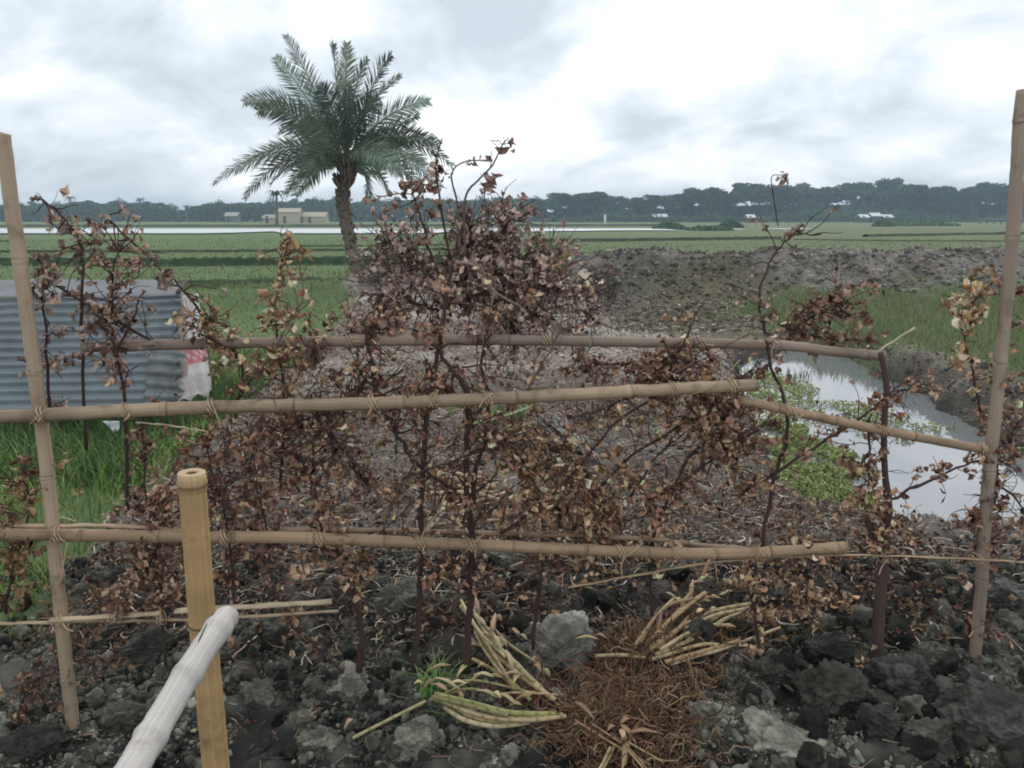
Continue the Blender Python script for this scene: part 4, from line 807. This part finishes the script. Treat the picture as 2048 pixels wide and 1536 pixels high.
# ------------------------------------------------------------------ floating pond weed
mb = MB(); wpoly1 = [gnd(*p, WZ)[:2] for p in ((1500, 850), (1600, 860), (1670, 895), (1710, 960), (1735, 1010), (1715, 1075), (1670, 1065), (1600, 1010), (1560, 960))]
wpoly2 = [gnd(*p, WZ)[:2] for p in ((1500, 740), (1590, 760), (1700, 800), (1790, 830), (1880, 858), (1800, 880), (1700, 860), (1600, 850), (1520, 850))]
for poly, n, keep in ((wpoly1, 26000, .60), (wpoly2, 13000, .50)):
    P_ = np.array(poly); X = rng.uniform(P_[:, 0].min()-.15, P_[:, 0].max()+.15, n); Y = rng.uniform(P_[:, 1].min()-.2, P_[:, 1].max()+.2, n)
    d = psdf(X, Y, poly)+.5*(fbm(X*3, Y*3, 3, 6)-.47); k = (d < 0) & (fbm(X*5, Y*5, 3, 19) > (1-keep)*.82); X, Y = X[k], Y[k]; n = len(X)
    leaves(mb, np.stack([X, Y, WZ+.01+.03*rng.random(n)], 1), rng.uniform(.015, .04, n), pal(n, [(.34, .41, .14), (.42, .48, .20), (.22, .27, .10), (.48, .49, .27)]), -.2)
n = 900; X = rng.uniform(2.5, 6, n); Y = rng.uniform(5, 11.5, n); k = (psdf(X, Y, pond) < .1) & (psdf(X, Y, pond) > -.25); X, Y = X[k], Y[k]
blades(mb, X, Y, np.full(len(X), WZ), .05+.12*rng.random(len(X)), np.full(len(X), .012), pal(len(X), GR), .8, 2)
tag(mb.build('pond_weed', M_green), 'bright yellow green weed floating on the pond', 'water weed', kind='stuff')

# ------------------------------------------------------------------ date palm
PY = 20.8
ptree = thing('date_palm', 'date palm with a leaning trunk standing beyond the spit', 'palm', at(724, 585, PY))
m = MB(); S = smooth_path([at(726, 600, PY), at(716, 545, PY), at(700, 480, PY), at(688, 420, PY), at(686, 385, PY), at(693, 350, PY), at(696, 325, PY)], 14); k = np.linspace(0, 1, len(S))
rad = np.interp(k, [0, .2, .55, .72, .85, .93, 1], [.20, .155, .14, .15, .19, .24, .16])*(1+.07*np.sin(np.arange(len(S))*2.1))
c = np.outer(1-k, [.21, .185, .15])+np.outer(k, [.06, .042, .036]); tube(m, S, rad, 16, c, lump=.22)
for i in range(190):      # leaf bases
    u = rng.uniform(.15, .97); a = i*2.4; q = S[int(u*(len(S)-1))]; r_ = rad[int(u*(len(S)-1))]; d = np.array([math.cos(a), math.sin(a), 0]); l_ = .06+.12*(u > .7)
    tube(m, np.array([q+d*r_*.8, q+d*(r_+l_*.4)+[0, 0, l_*.5], q+d*(r_+l_*.7)+[0, 0, l_*1.1]]), [.05, .035, .018], 5, np.array([.13, .10, .08])*rng.uniform(.6, 1.5)*(1.4-u*.6))
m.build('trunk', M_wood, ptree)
fr = [((640, 190), (571, 69), -.3), ((620, 190), (550, 113), .6), ((668, 160), (667, 88), .2), ((690, 180), (694, 86), -.5), ((740, 150), (783, 111), .5), ((735, 190), (802, 153), -.4), ((770, 210), (859, 203), .1), ((590, 175), (487, 205), .3), ((600, 200), (515, 222), -.6),
      ((620, 235), (558, 262), .9), ((560, 250), (425, 370), .1), ((575, 270), (490, 398), -.7), ((620, 290), (572, 388), -1.0), ((800, 230), (906, 333), -.2), ((780, 250), (838, 232), .8), ((800, 280), (882, 375), -.6), ((760, 300), (775, 390), -1.0), ((740, 310), (735, 400), .9), ((650, 300), (590, 392), .8),
      ((600, 260), (470, 345), .7), ((770, 260), (850, 330), .9), ((720, 200), (760, 200), -1.5), ((650, 230), (600, 250), -1.6), ((780, 240), (880, 290), .4), ((670, 210), (640, 170), -1.7), ((740, 270), (800, 350), -1.5), ((640, 280), (610, 340), -1.4), ((690, 230), (700, 170), -1.2), ((760, 290), (840, 370), .2), ((600, 290), (540, 370), .3), ((700, 170), (735, 118), .3)]
FC = [(.15, .20, .155), (.18, .235, .18), (.12, .16, .125)]  # frond greens lightened and greyed, distance haze put into the colour
for (cpx, tpx, dz) in fr:
    b = at(692+rng.uniform(-8, 8), 325+rng.uniform(-25, 20), PY); c_ = at(cpx[0], cpx[1], PY+dz*.5); tpt = at(tpx[0], tpx[1], PY+dz)
    t = np.linspace(0, 1, 44)[:, None]; Cq = (1-t)**2*b+2*t*(1-t)*c_+t*t*tpt; m = MB(); tube(m, Cq, np.linspace(.028, .006, 44), 5, (.16, .17, .09), False)
    T = np.gradient(Cq, axis=0); T /= np.linalg.norm(T, axis=1)[:, None]; ref = np.array([0, 0, 1.]); roll = rng.uniform(-.6, .6)
    V = []; Qd = []; cc = []; ct = 0; base = pal(1, FC, .2)[0]
    side = np.cross(T, ref); side /= np.linalg.norm(side, axis=1)[:, None]+1e-9; upv = np.cross(side, T); ph_ = rng.choice([-1, 1])*rng.uniform(.45, 1.15); side, upv = side*math.cos(ph_)+upv*math.sin(ph_), upv*math.cos(ph_)-side*math.sin(ph_)
    for i in range(5, 44):
        for sub in (0, .5):
            if i+1 >= 44: continue
            p = Cq[i]*(1-sub)+Cq[min(i+1, 43)]*sub
            for sgn in (-1, 1):
                u = i/43; l_ = (.46*math.sin(math.pi*min(1, u*.8+.18))+.12)*rng.uniform(.8, 1.15)
                d = T[i]*.8+sgn*side[i]*rng.uniform(.75, 1.15)+upv[i]*rng.uniform(-.15, .35)-ref*.06; d /= np.linalg.norm(d); wv = np.cross(d, upv[i]+rng.normal(0, .3, 3)); wv /= np.linalg.norm(wv)+1e-9
                w2 = .015; q1 = p+d*l_*.45; q2 = p+d*l_-ref*.04*l_
                V += [p-wv*w2*.5, p+wv*w2*.5, q1+wv*w2, q1-wv*w2, q2]; Qd.append(ct); ct += 5; cc += [base*rng.uniform(.75, 1.3)]*5
    Qd = np.array(Qd); m.add(np.array(V), np.stack([Qd+3, Qd+2, Qd+4], 1), np.stack([Qd, Qd+1, Qd+2, Qd+3], 1), np.array(cc)); m.build('frond', M_palm, ptree)

# dead stalks and brush at the palm foot
def gy(px, py, Y): return at(px, py, Y)
for (lab, bx_, Yb, n_, ln, cl) in (('grey dry brush at the foot of the date palm', 760, 19.0, 90, 1.1, [(.14, .11, .09), (.2, .16, .13)]), ('low dark bush at the left end of the embankment', 1170, 15.5, 60, .6, [(.10, .08, .06), (.08, .09, .05)])):
    b = at(bx_, 590, Yb); t = thing('dry_bush', lab, 'bush', b); m = MB(); b[2] = float(H(b[0], b[1])[0])
    LP = []
    for i in range(n_):
        d = rng.normal(size=3); d[2] = abs(d[2])*.8; d /= np.linalg.norm(d); p = b+rng.normal(0, .3, 3)*[1, 1, 0]; Q = smooth_path([p, p+d*ln*.4+rng.normal(0, .05, 3), p+d*ln*rng.uniform(.6, 1)], 3); tube(m, Q, np.linspace(.012, .004, len(Q)), 4, cl[0], False); LP += list(Q[1:])
    m.build('stem', M_wood, t); m = MB(); LP = np.array(LP)[rng.integers(0, len(LP), 300)]; leaves(m, LP, rng.uniform(.05, .1, 300), pal(300, cl)); m.build('leaves', M_leaf, t)

# ------------------------------------------------------------------ tin shed
shed = thing('tin_shed', 'low shed of horizontally ribbed grey corrugated tin on the left', 'shed', at(150, 900, 6.6))
def corr(nm, A, B, C_, D, waves, amp, col, nu=40, holes=False):      # A,B top left/right; C_,D bottom left/right
    m = MB(); nv = waves*8; A, B, C_, D = map(np.array, (A, B, C_, D)); nr = np.cross(B-A, C_-A); nr /= np.linalg.norm(nr); V = []; cc = []
    for i in range(nv+1):
        v_ = i/nv
        for j in range(nu+1):
            u = j/nu; p = (A*(1-u)+B*u)*(1-v_)+(C_*(1-u)+D*u)*v_; a = amp*math.sin(2*math.pi*v_*waves); p = p+nr*a
            p = p+nr*.012*math.sin(u*9+v_*4)*math.sin(v_*3+1)
            if j == nu: p = p+(B-A)/np.linalg.norm(B-A)*(.03*math.sin(v_*23)+.02*math.sin(v_*51))
            V.append(p); rust = .0
            cc.append(np.array(col)*(1 if (j < nu-2) else .8))
    m.add(np.array(V), None, [[i*(nu+1)+j, i*(nu+1)+j+1, (i+1)*(nu+1)+j+1, (i+1)*(nu+1)+j] for i in range(nv) for j in range(nu)], np.array(cc)); 
    o = m.build(nm, M_tin, shed); md = o.modifiers.new('thickness', 'SOLIDIFY'); md.thickness = .003; return o
yb, yt = 6.2, 6.75
corr('wall_sheet', at(-260, 606, yt), at(356, 590, yt-.02), at(-260, 828, yb), at(352, 818, yb), 13, .016, (.165, .195, .21))
corr('ridge_sheet', at(-260, 566, yt+.65), at(352, 557, yt+.65), at(-260, 604, yt-.03), at(364, 592, yt-.03), 1, .004, (.125, .13, .138))
corr('patch_sheet', at(300, 700, yb+.17), at(362, 706, yb+.17), at(285, 822, yb-.06), at(356, 824, yb-.06), 5, .018, (.165, .185, .19), nu=8)
for px in (110, 285, 345, -90):
    m = MB(); p = at(px, 822, yb+.08); tube(m, np.array([p+[0, 0, .02], p+[.01, 0, -.3], [p[0]+.01, p[1], float(H(p[0], p[1])[0])-.1]]), .022, 8, (.10, .08, .06), lump=.2); m.build('post', M_wood, shed)
m = MB(); p1, p2 = at(356, 585, yt), at(372, 562, yt+.6); tube(m, smooth_path([p1, p2], 4), .02, 7, (.1, .08, .07)); m.build('rafter', M_wood, shed)
# woven sack over the shed end
def cloth(name, lab, cat, corners, nu, nv, colf, amp=.03):
    A, B, C_, D = map(np.array, corners); V = []; cc = []; m = MB(); nr = np.cross(B-A, C_-A); nr /= np.linalg.norm(nr)
    for i in range(nv+1):
        for j in range(nu+1):
            u, v_ = j/nu, i/nv; p = (A*(1-u)+B*u)*(1-v_)+(C_*(1-u)+D*u)*v_; p = p+nr*amp*(math.sin(u*11+v_*3)+.6*math.sin(u*23-v_*7)); p = p+nr*amp*.5*float(fbm(np.array([u*9]), np.array([v_*9]), 3, 3)[0])
            if i == nv: p = p+np.array([0, 0, .03])*math.sin(u*14)
            V.append(p); cc.append(colf(u, v_))
    m.add(np.array(V), None, [[i*(nu+1)+j, i*(nu+1)+j+1, (i+1)*(nu+1)+j+1, (i+1)*(nu+1)+j] for i in range(nv) for j in range(nu)], np.array(cc)); o = m.build(name, M_cloth, origin=A); md = o.modifiers.new('thickness', 'SOLIDIFY'); md.thickness = .003; return tag(o, lab, cat)
def sackc(u, v_):
    if .50 < v_ < .70 and .28 < u < .92:
        k = (int(u*17)+int(v_*37)) % 3 == 0 and .55 < v_ < .64
        return (.50, .42, .42) if k else (.42, .12, .13)
    if v_ > .78: return (.40, .37, .36)
    if u < .28: return (.25, .2, .18)
    return (.46, .45, .44)
cloth('woven_sack', 'white woven sack with a red printed band covering the shed end', 'sack', (at(352, 592, yt+.0), at(392, 588, yt+.35), at(356, 808, yb+.0), at(428, 785, yb+.3)), 18, 30, sackc, .018)
cloth('plastic_scrap', 'small white plastic scrap hanging under the middle rail', 'scrap', (at(205, 842, 5.6), at(240, 842, 5.6), at(225, 862, 5.6), at(238, 860, 5.6)), 4, 5, lambda u, v_: (.6, .62, .64), .008)

# ------------------------------------------------------------------ far treeline
prof = np.array([(-500, 412), (-200, 405), (0, 416), (60, 402), (130, 408), (170, 403), (240, 403), (330, 405), (360, 420), (385, 426), (405, 410), (425, 402), (500, 408), (600, 397), (680, 400), (760, 399), (900, 398), (1000, 395), (1060, 395), (1100, 405), (1115, 392), (1180, 382), (1250, 395), (1310, 394), (1350, 386), (1440, 371), (1490, 376), (1540, 369), (1600, 369), (1640, 382), (1680, 370), (1740, 361), (1810, 373), (1860, 381), (1900, 373), (1960, 369), (2048, 369), (2300, 360), (2600, 368)])
TCOL = [(.045, .085, .04), (.06, .10, .045), (.035, .07, .035)]
def crown_pts(n, flat, seed):
    r = np.random.default_rng(seed); nb = 22; C = []; 
    for i in range(nb):
        a = r.random()*6.28; q = math.sqrt(r.random())*.78; C.append((q*math.cos(a), q*math.sin(a), (.52 if flat else .45)+.38*r.random()*(1-.7*q*q)+.1*(1-q), r.uniform(.16, .30)))
    C = np.array(C); k = r.integers(0, nb, n); d = r.normal(size=(n, 3)); d /= np.linalg.norm(d, axis=1)[:, None]; u = r.random(n)**.4
    return C[k, :3]+d*(C[k, 3]*u)[:, None]*np.array([1, 1, .38 if flat else .75]), C[k]
def tri_cards(mb, P, s, cols):
    n = len(P); a = rng.normal(size=(n, 3)); a /= np.linalg.norm(a, axis=1)[:, None]; b = rng.normal(size=(n, 3)); b = np.cross(a, b); b /= np.linalg.norm(b, axis=1)[:, None]; s = s[:, None]
    V = np.stack([P-a*s, P+b*s*.7, P+a*s, P-b*s*.7], 1).reshape(-1, 3); k = np.arange(n)*4; mb.add(V, None, np.stack([k, k+1, k+2, k+3], 1), np.repeat(cols, 4, 0))
variants = []
for v_ in range(7):
    flat = v_ < 5; P, _ = crown_pts(4200, flat, 100+v_); m = MB(); tri_cards(m, P, rng.uniform(.02, .05, 4200), pal(4200, TCOL, .2)*[.8, 1.25, 1.0, 1.45, .9, 1.3, 1.05][v_])
    cm = m.build('crown', M_far); m = MB(); tube(m, np.array([[0, 0, -.03], [.01, 0, .2], [0, .01, .42]]), [.035, .026, .02], 6, (.09, .075, .06), False)
    for i in range(7):
        a = i*.9+v_; q = rng.uniform(.35, .75); tube(m, smooth_path([[0, .0, .3+.03*i*.5], [q*.4*math.cos(a), q*.4*math.sin(a), .52], [q*math.cos(a), q*math.sin(a), .74]], 3), np.linspace(.016, .005, 7), 4, (.09, .075, .06), False)
    tm = m.build('trunk', M_wood); variants.append((cm.data, tm.data)); bpy.data.objects.remove(cm); bpy.data.objects.remove(tm)
def far_tree(px, Y, hh, ww, v_, lab, grp, name='broad_tree'):
    p = at(px, 440, Y); t = thing(name, lab, 'tree', (p[0], p[1], -.15), grp)
    for nm, d_ in (('crown', variants[v_][0]), ('trunk', variants[v_][1])):
        o = bpy.data.objects.new(nm, d_); COL.objects.link(o); o.parent = t
    t.scale = (ww, ww, hh); t.rotation_euler = (0, 0, rng.random()*6.28); return t
def toph(px, Y): yy = np.interp(px, prof[:, 0], prof[:, 1]); return at(px, yy, Y)[2]+.15
x = 1085; k = 0
while x < 2520:
    Y = rng.uniform(285, 325); w_ = rng.uniform(9, 15); far_tree(x, Y, toph(x, Y)*rng.uniform(.93, 1.06)/.94, w_, k % 5, 'wide flat topped hazy tree in the right hand far treeline', 'flat topped trees of the far treeline'); x += w_*2*F/Y*.30; k += 1
x = -520
while x < 1080:
    Y = rng.uniform(300, 345); w_ = rng.uniform(4.5, 7.5); far_tree(x, Y, toph(x, Y)*rng.uniform(.92, 1.05)/.94, w_, 3+k % 4, 'low hazy round tree in the left hand far treeline', 'low trees of the left far treeline', 'round_tree'); x += w_*2*F/Y*.45; k += 1
# undergrowth and wood behind reads as one mass
mb = MB(); n = 130000; px = rng.uniform(-650, 2700, n); Y = rng.uniform(292, 350, n); tops = np.interp(px, prof[:, 0], prof[:, 1]); top = (434-tops)/F*Y+CH
fr_ = np.where(px > 1090, .50, .90); hz = rng.random(n)**.8*fr_*top*(.75+.4*fbm(px*.03, Y*.0, 3, 3)*1.1)
P = np.stack([(px-1024)/F*Y*1.02, Y, hz], 1); tri_cards(mb, P, rng.uniform(.3, .75, n), pal(n, TCOL, .2))
n = 16000; px = rng.uniform(1090, 2700, n); Y = rng.uniform(270, 284, n); hz = rng.random(n)*3.6*(fbm(px*.02, Y*0, 3, 9)*1.6); P = np.stack([(px-1024)/F*Y*1.02, Y, hz], 1); tri_cards(mb, P, rng.uniform(.25, .5, n), pal(n, [(.05, .10, .045), (.07, .12, .055)], .2))
tag(mb.build('far_wood', M_far), 'dark mass of undergrowth and trunks below the far trees', 'wood', kind='stuff')
# small far palms
def far_palm(px, topy, Y, lab, s=2.2):
    b = at(px, 446, Y); tp = at(px, topy, Y); t = thing('far_palm', lab, 'palm', (b[0], b[1], -.1), 'small palms among the far trees'); m = MB(); tube(m, np.array([[b[0], Y, -.2], [b[0]+.2, Y, tp[2]*.5], [tp[0], Y, tp[2]]]), [.35, .25, .2], 6, (.15, .14, .09), False); m.build('trunk', M_wood, t)
    m = MB()
    for i in range(16):
        a = i*2.4; e_ = rng.uniform(-.1, .9); d = np.array([math.cos(a), math.sin(a), 0]); Q = smooth_path([tp, tp+d*s*.5+[0, 0, s*.45*e_+.2], tp+d*s+[0, 0, s*(e_-.6)]], 4); tube(m, Q, np.linspace(.2, .12, len(Q)), 4, pal(1, TCOL, .2)[0], False, squash=.3)
    m.build('crown', M_far, t)
far_palm(553, 392, 150, 'small yellow green palm before the pale farmhouse', 2.0)
far_palm(140, 398, 296, 'small palm tip poking above the far trees on the left'); far_palm(374, 416, 290, 'small palm in the dip between the left far trees', 1.8); far_palm(280, 400, 296, 'palm top above the wide left tree mass', 1.8); far_palm(670, 397, 296, 'palm top just left of the date palm trunk', 1.8)
# farm buildings
def house(label, px0, px1, Y, hw, hr, wc=(.5, .44, .33), rc=(.42, .37, .29), dep=6, doors=(.3,), ov=.3, name='farmhouse'):
    a, b = at(px0, 440, Y)[0], at(px1, 440, Y)[0]; t = thing(name, label, 'house', ((a+b)/2, Y, -.12)); z0 = -.15
    m = MB(); V = [(a, Y, z0), (b, Y, z0), (b, Y+dep, z0), (a, Y+dep, z0), (a, Y, hw), (b, Y, hw), (b, Y+dep, hw), (a, Y+dep, hw), (a, Y+dep/2, hr-.05), (b, Y+dep/2, hr-.05)]
    m.add(V, [[4, 7, 8], [5, 9, 6]], [[0, 1, 5, 4], [1, 2, 6, 5], [2, 3, 7, 6], [3, 0, 4, 7]], wc); m.build('wall', M_wall, t, smooth=False)
    m = MB(); o = ov; th = .12
    for s_, y0, y1 in ((0, Y-o, Y+dep/2), (1, Y+dep+o, Y+dep/2)):
        zl = hw-.1+.02; V = [(a-o, y0, zl), (b+o, y0, zl), (b+o, y1, hr), (a-o, y1, hr)]; V += [(p[0], p[1], p[2]+th) for p in V]
        m.add(V, None, [[0, 1, 2, 3], [4, 5, 6, 7], [0, 1, 5, 4], [1, 2, 6, 5], [2, 3, 7, 6], [3, 0, 4, 7]], rc)
    m.build('roof', M_wall, t, smooth=False)
    for dpos in doors:
        x_ = a+(b-a)*dpos; m = MB(); V = [(x_-.45, Y-.06, z0), (x_+.45, Y-.06, z0), (x_+.45, Y-.06, 1.9), (x_-.45, Y-.06, 1.9)]; V += [(p[0], p[1]+.05, p[2]) for p in V]
        m.add(V, None, [[0, 1, 2, 3], [0, 1, 5, 4], [1, 2, 6, 5], [2, 3, 7, 6], [3, 0, 4, 7]], (.09, .08, .07)); m.build('door', M_wall, t, smooth=False)
    return t
house('tall pale cream farmhouse left of the date palm trunk', 557, 598, 236, 3.0, 4.0, (.46, .40, .30), (.42, .37, .28), 5)
house('low cream shed joined right of the tall farmhouse', 606, 650, 238, 1.7, 2.9, (.44, .39, .29), (.40, .36, .28), 5)
house('small pale hut at the left of the cream farmhouse', 526, 552, 237, 1.3, 2.2, (.42, .38, .3), (.35, .33, .27), 4)
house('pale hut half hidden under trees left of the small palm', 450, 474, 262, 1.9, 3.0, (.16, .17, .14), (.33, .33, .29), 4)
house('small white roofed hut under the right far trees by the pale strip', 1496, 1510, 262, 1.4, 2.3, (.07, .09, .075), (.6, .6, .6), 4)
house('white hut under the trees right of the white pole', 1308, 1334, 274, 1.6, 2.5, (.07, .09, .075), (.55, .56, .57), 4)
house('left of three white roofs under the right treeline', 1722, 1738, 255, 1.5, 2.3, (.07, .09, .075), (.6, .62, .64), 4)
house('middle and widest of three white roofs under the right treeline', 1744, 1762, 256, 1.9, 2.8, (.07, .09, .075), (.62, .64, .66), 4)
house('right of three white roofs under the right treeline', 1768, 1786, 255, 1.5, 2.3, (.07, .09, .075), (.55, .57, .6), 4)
# roadside wall / bridge parapet at far right
m = MB(); a, b = at(1962, 437, 200), at(2060, 437, 200); ring = [(a[0], 200, .9), (b[0], 200, .9), (b[0], 200.6, .9), (a[0], 200.6, .9), (a[0], 200, 1.4), (b[0], 200, 1.4), (b[0], 200.6, 1.4), (a[0], 200.6, 1.4)]
m.add(ring, None, [[0, 1, 5, 4], [1, 2, 6, 5], [2, 3, 7, 6], [3, 0, 4, 7], [4, 5, 6, 7], [0, 1, 2, 3]], (.12, .14, .14))
for u in np.linspace(0, 1, 8):
    x_ = a[0]+(b[0]-a[0])*u; tube(m, np.array([[x_, 200.3, -.2], [x_, 200.3, .92]]), .15, 6, (.14, .15, .15))
tag(m.build('footbridge', M_wall), 'low dark footbridge at the far right edge of the fields', 'bridge')
# white pole and small marker
m = MB(); p = at(1210, 440, 165); tube(m, np.array([[p[0], 165, -.2], [p[0], 165, 1.0], [p[0], 165, at(1210, 429, 165)[2]]]), [.22, .2, .17], 10, (.75, .76, .76)); tag(m.build('white_pole', M_wall), 'white pole standing by the flooded strip', 'pole')
t = thing('marker_stick', 'short dark stick with a white rag in the green field', 'stick', at(1107, 470, 78)); p = at(1107, 470, 78)
m = MB(); tube(m, np.array([[p[0], 78, -.15], [p[0], 78, .5], [p[0]+.03, 78, at(1107, 461, 78)[2]]]), .06, 6, (.05, .05, .045)); m.build('stake', M_wood, t)
m = MB(); q = at(1110, 471, 78); m.add([q+[0, 0, .12], q+[.35, .02, .05], q+[.3, .05, -.15], q+[0, .02, -.1]], None, [[0, 1, 2, 3]], (.6, .6, .58)); m.build('rag', M_cloth, t, smooth=False)
# hedge-like green clumps in the right middle distance
def mid_bush(label, px, py, wpx, h_, col=((.09, .15, .07), (.11, .17, .08))):
    h_ = h_*.8
    p = gnd(px, py, -.1); w_ = wpx/F*p[1]/2; n = 2200; a = rng.random(n)*6.28; q = np.sqrt(rng.random(n)); X = p[0]+q*np.cos(a)*w_; Y = p[1]+q*np.sin(a)*min(w_, 4)
    m = MB(); tri_cards(m, np.stack([X, Y, -.1+rng.random(n)*h_*(1-q*q*.8)*(.5+fbm(X*.8, Y*.8, 3, 2))], 1), rng.uniform(.08, .2, n), pal(n, col)); return tag(m.build('reed_patch', M_far), label, 'reeds', 'low reed patches in the far fields')
mid_bush('low green reed patch at the end of the flooded strip', 1340, 459, 70, 1.3); mid_bush('small dark bush left of the pale strip by the hut', 1462, 455, 50, 1.6, ((.06, .11, .055), (.07, .12, .06))); mid_bush('long low reed patch before the three white roofs', 1840, 452, 160, 1.5); mid_bush('left tip of the reeds before the three white roofs', 1766, 453, 40, 1.6); mid_bush('low reed patch near the pale strip on the right', 1420, 461, 90, .9)

# ------------------------------------------------------------------ haze
hb = MB(); x0, x1, y0, y1, z0, z1 = -1400, 1400, -40, 1600, -2.5, 26
hb.add([(x0, y0, z0), (x1, y0, z0), (x1, y1, z0), (x0, y1, z0), (x0, y0, z1), (x1, y0, z1), (x1, y1, z1), (x0, y1, z1)], None, [[3, 2, 1, 0], [4, 5, 6, 7], [0, 1, 5, 4], [1, 2, 6, 5], [2, 3, 7, 6], [3, 0, 4, 7]], (1, 1, 1))
hm = bpy.data.materials.new('haze'); hm.use_nodes = True; t = hm.node_tree; t.nodes.remove(t.nodes['Principled BSDF']); pv = t.nodes.new('ShaderNodeVolumePrincipled'); pv.inputs['Color'].default_value = (.66, .84, 1, 1); pv.inputs['Density'].default_value = .00085; pv.inputs['Anisotropy'].default_value = .2
t.links.new(pv.outputs[0], t.nodes['Material Output'].inputs['Volume'])
tag(hb.build('haze', hm, smooth=False), kind='stuff')
